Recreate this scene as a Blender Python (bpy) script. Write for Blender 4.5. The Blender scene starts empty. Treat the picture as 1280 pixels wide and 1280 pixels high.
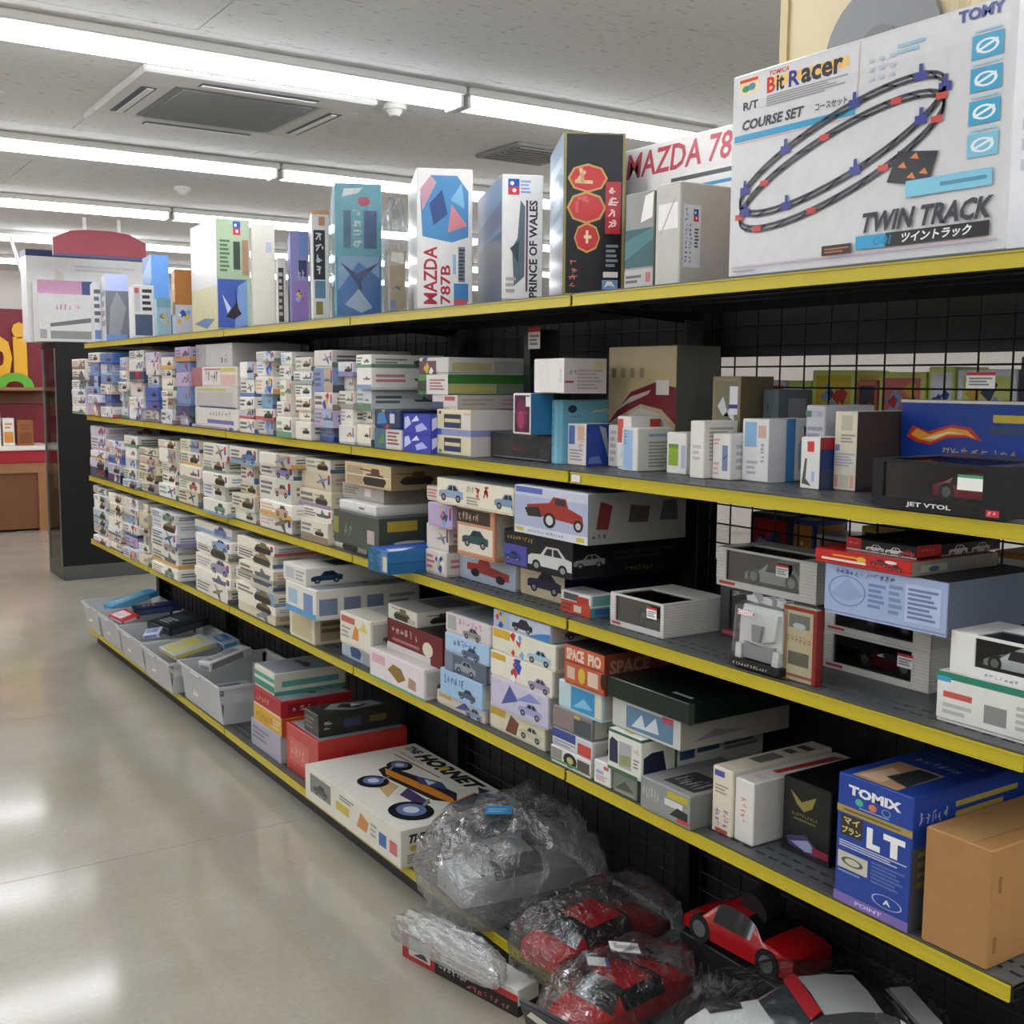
import bpy, bmesh, math, random
from mathutils import Vector, Matrix
random.seed(7)
S = bpy.context.scene
COL = S.collection
# ------------------------------------------------------------------ camera
CH = 1.57                                    # camera height
FPX = 1430.0                                 # focal length in pixels of a 1280 px frame
YAW, PIT, ROL = math.radians(33.233), math.radians(6.497), math.radians(0.398)
cf = Vector((math.sin(YAW)*math.cos(PIT), math.cos(YAW)*math.cos(PIT), -math.sin(PIT)))
_r = Vector((math.cos(YAW), -math.sin(YAW), 0)); _u = _r.cross(cf)
cr = math.cos(ROL)*_r + math.sin(ROL)*_u; cu = -math.sin(ROL)*_r + math.cos(ROL)*_u
cam = bpy.data.cameras.new('camera'); camo = bpy.data.objects.new('camera', cam); COL.objects.link(camo)
cam.sensor_fit = 'HORIZONTAL'; cam.sensor_width = 36; cam.lens = 36*FPX/1280; cam.clip_start = .05
camo.matrix_world = Matrix(((cr.x, cu.x, -cf.x, 0), (cr.y, cu.y, -cf.y, 0), (cr.z, cu.z, -cf.z, CH), (0, 0, 0, 1)))
S.camera = camo
# ------------------------------------------------------------------ world, light level, exposure
W = bpy.data.worlds.new('world'); S.world = W; W.use_nodes = True
W.node_tree.nodes['Background'].inputs[0].default_value = (.8, .85, 1, 1)
W.node_tree.nodes['Background'].inputs[1].default_value = .15
TUBE = 17.5
S.view_settings.view_transform = 'Standard'; S.view_settings.look = 'None'
S.view_settings.exposure = 0.0; S.view_settings.gamma = 1.0; S.view_settings.use_curve_mapping = False
S.cycles.max_bounces = 8; S.cycles.transparent_max_bounces = 16; S.cycles.caustics_reflective = False; S.cycles.caustics_refractive = False
# ------------------------------------------------------------------ measured layout (metres)
FX = 1.60                                    # front plane of the shelves
BX = 1.567                                   # front of the base shelf
BK = 2.00                                    # wire mesh back
SH = {5: 1.776, 4: 1.363, 3: 1.007, 2: .632, 1: .11}
JY = [.99, 2.19, 3.39, 4.59, 5.79, 6.99]
CEIL = 2.72
def Ysol(x, X, z):                           # Y of the point on plane X at height z seen in image column x
    k = (x-640)/FPX; Z = z-CH
    return -(X*(cr.x-k*cf.x)+Z*(cr.z-k*cf.z))/(cr.y-k*cf.y)
def Zsol(y, X, Y):
    k = (640-y)/FPX
    return CH-(X*(cu.x-k*cf.x)+Y*(cu.y-k*cf.y))/(cu.z-k*cf.z)
# ------------------------------------------------------------------ materials
def lin(h):
    if not isinstance(h, str): return h
    h = h.lstrip('#'); v = [int(h[i:i+2], 16)/255 for i in (0, 2, 4)]
    return tuple(c/12.92 if c <= .04045 else ((c+.055)/1.055)**2.4 for c in v)
def mat(name, col, rough=.5, metal=0, spec=.5, bump=0, bscale=60, var=0, vscale=8, coat=0):
    m = bpy.data.materials.new(name); m.use_nodes = True; n = m.node_tree.nodes; l = m.node_tree.links
    b = n['Principled BSDF']; c = lin(col)
    b.inputs['Base Color'].default_value = (*c, 1); b.inputs['Roughness'].default_value = rough
    b.inputs['Metallic'].default_value = metal; b.inputs['Specular IOR Level'].default_value = spec
    b.inputs['Coat Weight'].default_value = coat
    tc = n.new('ShaderNodeTexCoord')
    if var:
        t = n.new('ShaderNodeTexNoise'); t.inputs['Scale'].default_value = vscale; t.inputs['Detail'].default_value = 5
        mx = n.new('ShaderNodeMix'); mx.data_type = 'RGBA'
        mx.inputs[6].default_value = (*[x*(1-var) for x in c], 1); mx.inputs[7].default_value = (*[min(1, x*(1+var)) for x in c], 1)
        l.new(tc.outputs['Object'], t.inputs['Vector']); l.new(t.outputs[0], mx.inputs[0]); l.new(mx.outputs[2], b.inputs['Base Color'])
    if bump:
        t = n.new('ShaderNodeTexNoise'); t.inputs['Scale'].default_value = bscale
        bp = n.new('ShaderNodeBump'); bp.inputs['Strength'].default_value = bump; bp.inputs['Distance'].default_value = .01
        l.new(tc.outputs['Object'], t.inputs['Vector']); l.new(t.outputs[0], bp.inputs['Height']); l.new(bp.outputs[0], b.inputs['Normal'])
    return m
def mat_col(name, rough, spec=.5, coat=0):                           # colour comes from the printed colours stored on the mesh
    m = bpy.data.materials.new(name); m.use_nodes = True; n = m.node_tree.nodes; l = m.node_tree.links
    b = n['Principled BSDF']; a = n.new('ShaderNodeAttribute'); a.attribute_name = 'Col'
    t = n.new('ShaderNodeTexNoise'); t.inputs['Scale'].default_value = 35
    tc = n.new('ShaderNodeTexCoord'); l.new(tc.outputs['Object'], t.inputs['Vector'])
    mr = n.new('ShaderNodeMapRange'); mr.inputs['To Min'].default_value = .9; mr.inputs['To Max'].default_value = 1.06
    mu = n.new('ShaderNodeVectorMath'); mu.operation = 'SCALE'
    l.new(t.outputs[0], mr.inputs[0]); l.new(a.outputs['Color'], mu.inputs[0]); l.new(mr.outputs[0], mu.inputs['Scale'])
    l.new(mu.outputs[0], b.inputs['Base Color'])
    b.inputs['Roughness'].default_value = rough; b.inputs['Specular IOR Level'].default_value = spec; b.inputs['Coat Weight'].default_value = coat
    b.inputs['Coat Roughness'].default_value = .12
    return m
def mat_film(name, tint='#f4f6f6', op=.10, wr=0, wscale=14, haze=.0, rough=.06, top=.6):   # thin clear plastic
    m = bpy.data.materials.new(name); m.use_nodes = True; n = m.node_tree.nodes; l = m.node_tree.links; n.clear()
    o = n.new('ShaderNodeOutputMaterial'); tr = n.new('ShaderNodeBsdfTransparent'); tr.inputs[0].default_value = (*lin(tint), 1)
    gl = n.new('ShaderNodeBsdfGlossy'); gl.inputs['Roughness'].default_value = rough
    df = n.new('ShaderNodeBsdfDiffuse'); df.inputs[0].default_value = (.92, .93, .93, 1)
    fr = n.new('ShaderNodeLayerWeight'); fr.inputs[0].default_value = .35
    mr = n.new('ShaderNodeMapRange'); mr.inputs['To Min'].default_value = op*.4; mr.inputs['To Max'].default_value = top
    m1 = n.new('ShaderNodeMixShader'); m2 = n.new('ShaderNodeMixShader'); m1.inputs[0].default_value = haze
    l.new(fr.outputs['Fresnel'], mr.inputs[0]); l.new(mr.outputs[0], m2.inputs[0])
    l.new(tr.outputs[0], m1.inputs[1]); l.new(df.outputs[0], m1.inputs[2]); l.new(m1.outputs[0], m2.inputs[1]); l.new(gl.outputs[0], m2.inputs[2])
    if wr:
        tc = n.new('ShaderNodeTexCoord'); t = n.new('ShaderNodeTexNoise'); t.inputs['Scale'].default_value = wscale; t.inputs['Detail'].default_value = 4; t.inputs['Distortion'].default_value = 1.2
        bp = n.new('ShaderNodeBump'); bp.inputs['Strength'].default_value = wr; bp.inputs['Distance'].default_value = .02
        l.new(tc.outputs['Object'], t.inputs['Vector']); l.new(t.outputs[0], bp.inputs['Height'])
        for q in (gl, df, fr): l.new(bp.outputs[0], q.inputs['Normal'])
    l.new(m2.outputs[0], o.inputs[0]); return m
def mat_emit(name, col, s):
    m = bpy.data.materials.new(name); m.use_nodes = True; b = m.node_tree.nodes['Principled BSDF']
    b.inputs['Base Color'].default_value = (*lin(col), 1)
    b.inputs['Emission Color'].default_value = (*lin(col), 1); b.inputs['Emission Strength'].default_value = s; return m
M = dict(
    card=mat_col('printed_card', .42, .35), gloss=mat_col('glossy_printed_card', .3, .3, .12), matte=mat_col('matte_paint', .6, .3),
    black=mat('black_steel', '#131415', .5, 0, .25, var=.15), dark=mat('dark_steel', '#1d1f20', .55),
    deck=mat('grey_shelf_steel', '#4b4e50', .42, .0, .5, var=.08, vscale=20), yellow=mat('yellow_price_rail', '#bfae26', .35, 0, .45, var=.05, vscale=30),
    rubber=mat('rubber', '#141414', .7), film=mat_film('clear_window', op=.03, top=.3), bag=mat_film('clear_bag', op=.32, wr=1.0, wscale=16, haze=.12),
    bag2=mat_film('wrinkled_bag', op=.16, wr=1.0, wscale=26, haze=.025), wrap=mat_film('shrink_wrap', op=.04, wr=.4, wscale=20, top=.28),
    tub=mat_film('translucent_tub', '#f2f5f6', op=.12, wr=.2, wscale=40, haze=.45, rough=.2),
    glass=mat_film('cabinet_glass', '#dfe9e4', op=.08), white=mat('white_paint', '#e9e8e4', .45, var=.03), steel=mat('bare_steel', '#9a9c9c', .35, .8),
    smoke=mat('grey_smoked_plastic', '#3c4043', .1, 0, .6), thin=mat_film('thin_bag', op=.03, top=.35),
    darkglass=mat('smoked_plastic', '#14171a', .12, 0, .6), redpl=mat('red_polycarbonate', '#b3121c', .18, 0, .6, coat=.5), whitepl=mat('white_polycarbonate', '#e4e4e0', .2, 0, .6, coat=.5),
)
# ------------------------------------------------------------------ object helpers
def link(name, me, m=None, parent=None):
    o = bpy.data.objects.new(name, me)
    if me is not None and m is not None and not me.materials: me.materials.append(m)
    COL.objects.link(o)
    if parent is not None: o.parent = parent
    return o
def tag(o, label=None, cat=None, group=None, kind=None):
    if label: o['label'] = label
    if cat: o['category'] = cat
    if group: o['group'] = group
    if kind: o['kind'] = kind
    return o
def empty(name, loc=(0, 0, 0), rz=0):
    o = link(name, None); o.location = loc; o.rotation_euler = (0, 0, rz); o.empty_display_size = .1; return o
def setcol(me, col):
    a = me.color_attributes.new('Col', 'FLOAT_COLOR', 'POINT'); c = (*lin(col), 1)
    a.data.foreach_set('color', list(c)*len(me.vertices))
def boxdata(x0, y0, z0, x1, y1, z1, ch=0):
    if not ch:
        v = [(x0, y0, z0), (x1, y0, z0), (x1, y1, z0), (x0, y1, z0), (x0, y0, z1), (x1, y0, z1), (x1, y1, z1), (x0, y1, z1)]
        return v, [(3, 2, 1, 0), (4, 5, 6, 7), (0, 1, 5, 4), (1, 2, 6, 5), (2, 3, 7, 6), (3, 0, 4, 7)]
    c = min(ch, (x1-x0)*.3, (y1-y0)*.3, (z1-z0)*.3); v = []
    for z, ins in ((z0, c), (z0+c, 0), (z1-c, 0), (z1, c)):
        a0, a1, b0, b1 = x0+ins, x1-ins, y0+ins, y1-ins
        v += [(a0+c, b0, z), (a1-c, b0, z), (a1, b0+c, z), (a1, b1-c, z), (a1-c, b1, z), (a0+c, b1, z), (a0, b1-c, z), (a0, b0+c, z)]
    f = [tuple(range(7, -1, -1)), tuple(range(24, 32))]
    for r in range(3):
        for i in range(8):
            j = (i+1) % 8; f.append((r*8+i, r*8+j, r*8+8+j, r*8+8+i))
    return v, f
class MB:
    def __init__(s): s.v = []; s.f = []
    def add(s, vf, mtx=None):
        v, f = vf; n = len(s.v); s.v += [tuple(mtx @ Vector(p)) for p in v] if mtx else list(v); s.f += [tuple(i+n for i in q) for q in f]; return s
    def box(s, x0, y0, z0, x1, y1, z1, ch=0): return s.add(boxdata(x0, y0, z0, x1, y1, z1, ch))
    def cyl(s, a, b, r, n=12, r2=None):
        a = Vector(a); b = Vector(b); d = (b-a).normalized(); t = d.orthogonal().normalized(); w = d.cross(t); r2 = r if r2 is None else r2; k = len(s.v)
        for p, q in ((a, r), (b, r2)):
            for i in range(n):
                an = 2*math.pi*i/n; s.v.append(tuple(p+t*math.cos(an)*q+w*math.sin(an)*q))
        s.f += [tuple(range(k+n-1, k-1, -1)), tuple(range(k+n, k+2*n))]
        for i in range(n): j = (i+1) % n; s.f.append((k+i, k+j, k+n+j, k+n+i))
        return s
    def prism(s, pts, axis, a, b):                       # extrude a 2D outline along an axis
        k = len(s.v); n = len(pts)
        for t in (a, b):
            for p, q in pts: s.v.append({'x': (t, p, q), 'y': (p, t, q), 'z': (p, q, t)}[axis])
        s.f += [tuple(range(k+n-1, k-1, -1)), tuple(range(k+n, k+2*n))]
        for i in range(n): j = (i+1) % n; s.f.append((k+i, k+j, k+n+j, k+n+i))
        return s
    def mesh(s, name, col=None, smooth=False):
        me = bpy.data.meshes.new(name); me.from_pydata(s.v, [], s.f)
        bm = bmesh.new(); bm.from_mesh(me); bmesh.ops.recalc_face_normals(bm, faces=bm.faces); bm.to_mesh(me); bm.free()
        if smooth: me.polygons.foreach_set('use_smooth', [True]*len(me.polygons))
        if col: setcol(me, col)
        return me
    def build(s, name, m, parent=None, col=None, smooth=False): return link(name, s.mesh(name, col, smooth), m, parent)
# ------------------------------------------------------------------ flat print
_TX = {}
def textmesh(s, bold):
    k = (s, bold)
    if k not in _TX:
        c = bpy.data.curves.new('lettering', 'FONT'); c.body = s; c.resolution_u = 2; c.offset = bold
        o = bpy.data.objects.new('lettering', c); COL.objects.link(o)
        dg = bpy.context.evaluated_depsgraph_get(); me = bpy.data.meshes.new_from_object(o.evaluated_get(dg))
        v = [(p.co.x, p.co.y) for p in me.vertices]; f = [tuple(p.vertices) for p in me.polygons]
        x0 = min(p[0] for p in v); x1 = max(p[0] for p in v); y0 = min(p[1] for p in v); y1 = max(p[1] for p in v)
        _TX[k] = ([((a-x0)/(x1-x0), (b-y0)/(y1-y0)) for a, b in v], f)
        bpy.data.objects.remove(o); bpy.data.curves.remove(c); bpy.data.meshes.remove(me)
    return _TX[k]
FR = {'front': lambda x, y, z: ((-x/2, y/2, 0), (0, -1, 0), (0, 0, 1), (-1, 0, 0), y, z),
      'end': lambda x, y, z: ((-x/2, -y/2, 0), (1, 0, 0), (0, 0, 1), (0, -1, 0), x, z),
      'top': lambda x, y, z: ((-x/2, y/2, z), (0, -1, 0), (1, 0, 0), (0, 0, 1), y, x)}
class Art:
    EPS = .00005
    def __init__(s): s.v = []; s.f = []; s.c = []; s.face('front', 1, 1, 1)
    def face(s, which, dx, dy, dz):
        O, U, V, N, s.w, s.h = FR[which](dx, dy, dz); s.O, s.U, s.V, s.N = map(Vector, (O, U, V, N)); s.L = 1; s.hold = False; return s
    def _put(s, pts, faces, col):
        k = len(s.v); c = (*lin(col), 1); e = s.N*(s.EPS*s.L); s.L += 0 if s.hold else 1
        for a, b in pts: s.v.append(tuple(s.O+s.U*(a*s.w)+s.V*(b*s.h)+e)); s.c.append(c)
        s.f += [tuple(i+k for i in q) for q in faces]
    def poly(s, pts, col):
        p = [(min(1, max(0, a)), min(1, max(0, b))) for a, b in pts]; s._put(p, [tuple(range(len(p)))], col)
    def rect(s, a, b, c, d, col): s.poly([(a, b), (c, b), (c, d), (a, d)], col)
    def ell(s, cx, cy, rx, ry, col, n=14): s.poly([(cx+rx*math.cos(6.2832*i/n), cy+ry*math.sin(6.2832*i/n)) for i in range(n)], col)
    def ring(s, cx, cy, rx, ry, t, col, n=20):
        o = [(cx+rx*math.cos(6.2832*i/n), cy+ry*math.sin(6.2832*i/n)) for i in range(n)]; q = [(cx+(a-cx)*t, cy+(b-cy)*t) for a, b in o]
        s._put(o+q, [(i, (i+1) % n, n+(i+1) % n, n+i) for i in range(n)], col)
    def line(s, a, b, c, d, t, col):                     # t: thickness in metres
        ax, ay, bx, by = a*s.w, b*s.h, c*s.w, d*s.h; L = math.hypot(bx-ax, by-ay) or 1; nx, ny = -(by-ay)/L*t/2, (bx-ax)/L*t/2
        s.poly([((ax+nx)/s.w, (ay+ny)/s.h), ((bx+nx)/s.w, (by+ny)/s.h), ((bx-nx)/s.w, (by-ny)/s.h), ((ax-nx)/s.w, (ay-ny)/s.h)], col)
    def text(s, t, a, b, c, d, col, rot=0, bold=.015, shear=0):
        v, f = textmesh(t, bold)
        if rot == 90: v = [(1-q, p) for p, q in v]
        elif rot == -90: v = [(q, 1-p) for p, q in v]
        s._put([(a+(c-a)*p+shear*(d-b)*q*s.h/s.w, b+(d-b)*q) for p, q in v], f, col)
    def bars(s, a, b, c, d, n, col, rnd=None):            # lines of unreadable small print
        for i in range(n):
            y = d-(d-b)*(i+.5)/n; s.rect(a, y-(d-b)*.28/n, c-(c-a)*(rnd.random()*.35 if rnd else (i*37 % 10)/30), y+(d-b)*.28/n, col)
    def glyphs(s, a, b, c, d, n, col, vert=False, seed=1):  # strokes of writing too blurred to read
        r = random.Random(seed*7919+int(a*1000)*31+int(b*1000)*17+n); s.L += 1; s.hold = True
        for i in range(n):
            if vert: x0, x1, y1 = a, c, d-(d-b)*i/n; y0 = y1-(d-b)/n*.8
            else: x0 = a+(c-a)*i/n; x1 = x0+(c-a)/n*.8; y0, y1 = b, d
            t = min((x1-x0)*s.w, (y1-y0)*s.h)*.16; X = lambda q: x0+(x1-x0)*q; Y = lambda q: y0+(y1-y0)*q
            for k in range(r.choice([1, 2, 3])): q = r.uniform(.05, .95); s.line(X(r.uniform(0, .45)), Y(q), X(r.uniform(.5, 1)), Y(q+r.uniform(-.2, .2)), t, col)
            for k in range(r.choice([1, 2])): q = r.uniform(.1, .9); s.line(X(q), Y(r.uniform(0, .35)), X(q+r.uniform(-.2, .2)), Y(r.uniform(.55, 1)), t, col)
            if r.random() < .6: s.line(X(.1), Y(r.uniform(0, .3)), X(.5), Y(r.uniform(.5, .9)), t, col)
        s.hold = False; s.L += 1
    def car(s, cx, cy, w, col, glass='#20262e', h=None, flip=False):
        h = h or w*s.w/s.h*.36; f = -1 if flip else 1
        P = lambda pts: [(cx+f*a*w, cy+b*h) for a, b in pts]
        s.poly(P([(-.5, -.28), (-.5, .02), (-.42, .12), (-.2, .16), (-.08, .48), (.2, .5), (.36, .18), (.5, .12), (.5, -.28)]), col)
        s.poly(P([(-.13, .16), (-.05, .42), (.06, .43), (.06, .16)]), glass); s.poly(P([(.09, .16), (.09, .43), (.18, .43), (.29, .17)]), glass)
        for q in (-.3, .3): s.ell(cx+f*q*w, cy-.28*h, .105*w, .22*h, '#121212', 10); s.ell(cx+f*q*w, cy-.28*h, .06*w, .12*h, '#8b8f94', 8)
    def plane(s, cx, cy, w, col):
        h = w*s.w/s.h*.5; P = lambda pts: [(cx+a*w, cy+b*h) for a, b in pts]
        s.poly(P([(-.5, -.1), (-.1, .12), (.5, .32), (.48, .2), (.0, -.1), (-.4, -.2)]), col)
        s.poly(P([(-.05, .1), (-.3, .5), (-.2, .5), (.15, .1)]), col); s.poly(P([(-.05, -.1), (.2, -.5), (.3, -.5), (.2, .02)]), '#5a6470')
    def tank(s, cx, cy, w, col):
        h = w*s.w/s.h*.4; P = lambda pts: [(cx+a*w, cy+b*h) for a, b in pts]
        s.poly(P([(-.5, -.2), (-.4, .05), (.4, .08), (.5, -.15), (.4, -.4), (-.4, -.4)]), '#2b2a22'); s.poly(P([(-.42, 0), (-.3, .15), (.35, .15), (.45, 0)]), col)
        s.poly(P([(-.15, .15), (-.1, .42), (.2, .42), (.25, .15)]), col); s.poly(P([(-.6, .3), (-.1, .25), (-.1, .32), (-.6, .36)]), col)
    def ship(s, cx, cy, w, col):
        h = w*s.w/s.h*.3; P = lambda pts: [(cx+a*w, cy+b*h) for a, b in pts]
        s.poly(P([(-.5, .05), (.5, .1), (.42, -.25), (-.42, -.25)]), col); s.poly(P([(-.15, .05), (-.1, .35), (-.02, .6), (.05, .3), (.2, .07)]), '#6a7078')
    def robot(s, cx, cy, w, rnd):
        h = w*s.w/s.h; cs = ['#2b4fa8', '#c23a3a', '#e6e6ea', '#d8b23a', '#3a3f55', '#7fa6d8']
        for i in range(7):
            a = rnd.uniform(-.35, .35); b = rnd.uniform(-.4, .4); q = rnd.uniform(.1, .3)
            s.poly([(cx+(a-q)*w, cy+b*h), (cx+a*w, cy+(b+q)*h), (cx+(a+q*.8)*w, cy+(b+q*.3)*h), (cx+(a+q*.2)*w, cy+(b-q)*h)], rnd.choice(cs))
    def build(s, parent, m, name='art_print'):
        if not s.v: return None
        me = bpy.data.meshes.new(name); me.from_pydata(s.v, [], s.f)
        a = me.color_attributes.new('Col', 'FLOAT_COLOR', 'POINT'); a.data.foreach_set('color', [x for c in s.c for x in c])
        return link(name, me, m, parent)
# ------------------------------------------------------------------ cartons
REG = {k: [] for k in range(0, 7)}          # what already stands on each shelf
AUTO = []
def carton(name, dims, col, loc, rz=0, arts=None, lid=True, m='card', label=None, cat='box', group=None, wrap=False, tilt=None):
    dx, dy, dz = dims; t = .004 if lid and dz > .02 else 0
    o = MB().box(-dx/2, -dy/2, t, dx/2, dy/2, dz, .0022).build(name, M[m], None, col)
    o.location = loc; o.rotation_euler = tilt or (0, 0, rz)
    if t: MB().box(-dx/2+.0022, -dy/2+.0022, 0, dx/2-.0022, dy/2-.0022, t+.002).build('tray', M[m], o, col)
    if arts:
        for face, fn in arts.items():
            A = Art(); A.face(face, dx, dy, dz); fn(A); A.build(o, M[m], {'front': 'front_print', 'end': 'side_print', 'top': 'top_print'}[face])
    if wrap:
        MB().box(-dx/2-.0035, -dy/2-.0035, .0005, dx/2+.0035, dy/2+.0035, dz+.0035, .003).build('shrink_wrap', M['wrap'], o)
    tag(o, label, cat, group); return o
WHITES = ['#e8e5da', '#dfdbcf', '#efece4', '#d9d5c8', '#e3e2de', '#d3d6da', '#ece6d2']
ACC = ['#2b4f9c', '#b3282d', '#3a6f4a', '#37393d', '#c98a2a', '#6f5a48', '#5b86b8', '#7a6fa8', '#8a8d86', '#b98f84']
def generic(rnd, style):
    """art for one far box: returns base colour and the faces' print"""
    if style == 'color':
        base = rnd.choice(['#4468b0', '#e4e4e8', '#b9a7c8', '#8fb3d6', '#cfd3dc', '#e0dcd4', '#c9c3d6', '#7c8fb8', '#d8d0c8', '#40506e', '#e9e7e2'])
    elif style == 'beige': base = rnd.choice(['#d9cfb4', '#e3dbc6', '#cfc4aa', '#e8e2d2', '#ddd6c4'])
    else: base = rnd.choice(WHITES)
    soft = lambda c, k=.3: '#%02x%02x%02x' % tuple(int(int(c[i:i+2], 16)*(1-k)+int(base[i:i+2], 16)*k) for i in (1, 3, 5))
    a1 = soft(rnd.choice(ACC)); a2 = soft(rnd.choice(ACC)); k = rnd.choice(['car', 'tank', 'plane', 'ship', 'robot', 'robot'] if style == 'color' else ['car', 'tank', 'tank', 'plane', 'ship', 'car'])
    def pic(A, cx, cy, w):
        if k == 'car': A.car(cx, cy, w, a1)
        elif k == 'tank': A.tank(cx, cy, w, rnd.choice(['#6d6a45', '#7b6a4a', '#54603f', '#8a7a58']))
        elif k == 'plane': A.plane(cx, cy, w, rnd.choice(['#7f8a96', '#4d5f7d', '#8a7f6a']))
        elif k == 'ship': A.ship(cx, cy, w, '#5a626c')
        else: A.robot(cx, cy, w, rnd)
    def front(A):
        q = rnd.random()
        if q < .3: A.rect(0, 0, 1, rnd.uniform(.15, .35), a2)
        elif q < .5: A.rect(.55, 0, 1, 1, rnd.choice(['#9fb6cf', '#c7cfc0', '#b7a58a', '#8aa0b8', '#cdbfae']))
        if rnd.random() < .7: A.bars(.05, .2, .48, .85, rnd.choice([2, 3, 3]), soft(rnd.choice(['#3a3a3c', a1, '#4b5058', a2])), rnd)
        pic(A, .7, .5, rnd.uniform(.32, .5))
        if rnd.random() < .6: A.rect(.9, .62, .97, .88, '#b8262e'); A.rect(.9, .38, .97, .62, '#2a4c9a')
    def end(A):
        if rnd.random() < .4: A.rect(0, 0, 1, .3, a2)
        A.bars(.06, .3, .5, .75, 2, soft(rnd.choice(['#43464a', a1])), rnd); pic(A, .72, .5, .3)
    def top(A):
        A.rect(.04, .3, .96, .96, rnd.choice(['#9fb2c6', '#c6c2b2', '#8d9aa5', '#b9b3a4', '#7f93ad'])); pic(A, .5, .6, .6); A.bars(.06, .06, .6, .24, 2, '#3a3a3c', rnd)
    return base, {'front': front, 'end': end, 'top': top}
def colword(c):
    r, g, b = [int(c[i:i+2], 16) for i in (1, 3, 5)]; mx, mn = max(r, g, b), min(r, g, b)
    if mx-mn < 28: return 'white' if mn > 205 else 'pale' if mn > 150 else 'grey' if mn > 80 else 'black'
    if b == mx: return ('lilac' if r > g else 'pale blue') if mn > 120 else 'blue'
    if r == mx: return ('cream' if mn > 165 else 'tan') if r-b > 12 and g > b else 'red'
    return 'green'
def fit(sh, x0, x1, y0, y1, z0, z1):        # keep a new box clear of its neighbours along the shelf
    for (a0, a1, b0, b1, c0, c1) in REG[sh]:
        if x0 < a1-.001 and x1 > a0+.001 and z0 < c1-.001 and z1 > c0+.001 and y0 < b1-.0005 and y1 > b0+.0005:
            if (y0+y1)/2 < (b0+b1)/2: y1 = b0-.001
            else: y0 = b1+.001
    return y0, y1
def RX(x, y, z):                             # X of the point at height z seen at image point (x, y)
    d = cf+cr*((x-640)/FPX)-cu*((y-640)/FPX); return d.x*(z-CH)/d.z
def place(sh, xl, xr, yt, inset=.02, depth=.3, z0=None, zt=None, yb=None):
    z0 = SH[sh]+.0006 if z0 is None else z0
    X = RX(xr, yb, z0) if yb else (BX if sh == 1 else FX)+inset; z1 = z0+.06
    for _ in range(4):
        Yn = Ysol(xr, X, (z0+z1)/2); z1 = zt if zt else Zsol(yt, X, Yn)
    Yf = Ysol(xl, X, (z0+z1)/2)
    if sh < 5 and not zt: z1 = min(z1, SH[sh+1]-.035)
    z1 = max(z1, z0+.012); depth = min(depth, BK-.03-X)
    y0, y1 = fit(sh, X, X+depth, Yn, Yf, z0, z1)
    if y1-y0 < .02: print('SQUEEZED', sh, xl, xr, yt, y0, y1); y0, y1 = Yn, Yn+.02
    REG[sh].append((X, X+depth, y0, y1, z0, z1))
    return X, X+depth, y0, y1, z0, z1
def fbox(sh, xl, xr, yt, col, arts, label, inset=.02, depth=.3, z0=None, name='kit_box', lid=True, m='card', group=None, wrap=False, cat='box', yb=None):
    x0, x1, y0, y1, a, b = place(sh, xl, xr, yt, inset, depth, z0, None, yb)
    return carton(name, (x1-x0, y1-y0-.001, b-a-.0005), col, ((x0+x1)/2, (y0+y1)/2, a), 0, arts, lid, m, label, cat, group, wrap), b
NSTK = [0]
def pile(sh, xl, xr, yt, n, style='white', inset=.02, depth=.3, seed=0, tiers=None, group=None):
    """a stack of n boxes between two image columns, its top at yt"""
    NSTK[0] += 1; sid = NSTK[0]; rnd = random.Random(seed*977+int(xl*13)+sh*131)
    X = (BX if sh == 1 else FX)+inset; z0 = SH[sh]+.0006; Yn = Ysol(xr, X, z0+.1); zt = min(Zsol(yt, X, Yn), SH[sh+1]-.06)
    hs = [rnd.uniform(.7, 1.4) for _ in range(n)]; k = (zt-z0)/sum(hs); z = z0
    for i, h in enumerate(hs):
        st = style if isinstance(style, str) else rnd.choice(style)
        base, arts = generic(rnd, st); j = rnd.uniform(-.02, .025); w = (xr-xl)
        a = xl+rnd.uniform(0, .10)*w; b = xr-rnd.uniform(0, .12)*w
        x0, x1, y0, y1, c, d = place(sh, a, b, 0, inset+j, depth*rnd.uniform(.85, 1.05), z, z+h*k)
        if y1-y0 < .06: arts = {'front': arts['front']}
        o = carton('kit_box', (x1-x0, y1-y0-.001, d-c-.0004), base, ((x0+x1)/2, (y0+y1)/2, c), 0, arts, h*k > .03, rnd.choice(['card', 'card', 'gloss']))
        AUTO.append((sh, sid, (y0+y1)/2, i, o, colword(base))); z = d
ORD = 'first second third fourth fifth sixth seventh eighth ninth tenth eleventh twelfth thirteenth fourteenth fifteenth sixteenth seventeenth eighteenth nineteenth twentieth'.split()
ORD += ['twenty-'+w for w in ORD[:9]]+['thirtieth']+['thirty-'+w for w in ORD[:9]]
SHN = {5: 'top', 4: 'second', 3: 'third', 2: 'fourth', 1: 'bottom'}
def label_auto():
    for sh in SHN:
        ids = {}
        for s, sid, y, i, o, c in AUTO:
            if s == sh and i == 0: ids[sid] = y
        rank = {sid: k for k, sid in enumerate(sorted(ids, key=lambda q: -ids[q]))}
        for s, sid, y, i, o, c in AUTO:
            if s == sh: tag(o, f'{c} kit box {ORD[i]} from bottom, {ORD[rank[sid]]} small-box stack from far end, {SHN[sh]} shelf', 'box', f'kit boxes piled on the {SHN[sh]} shelf')
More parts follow.
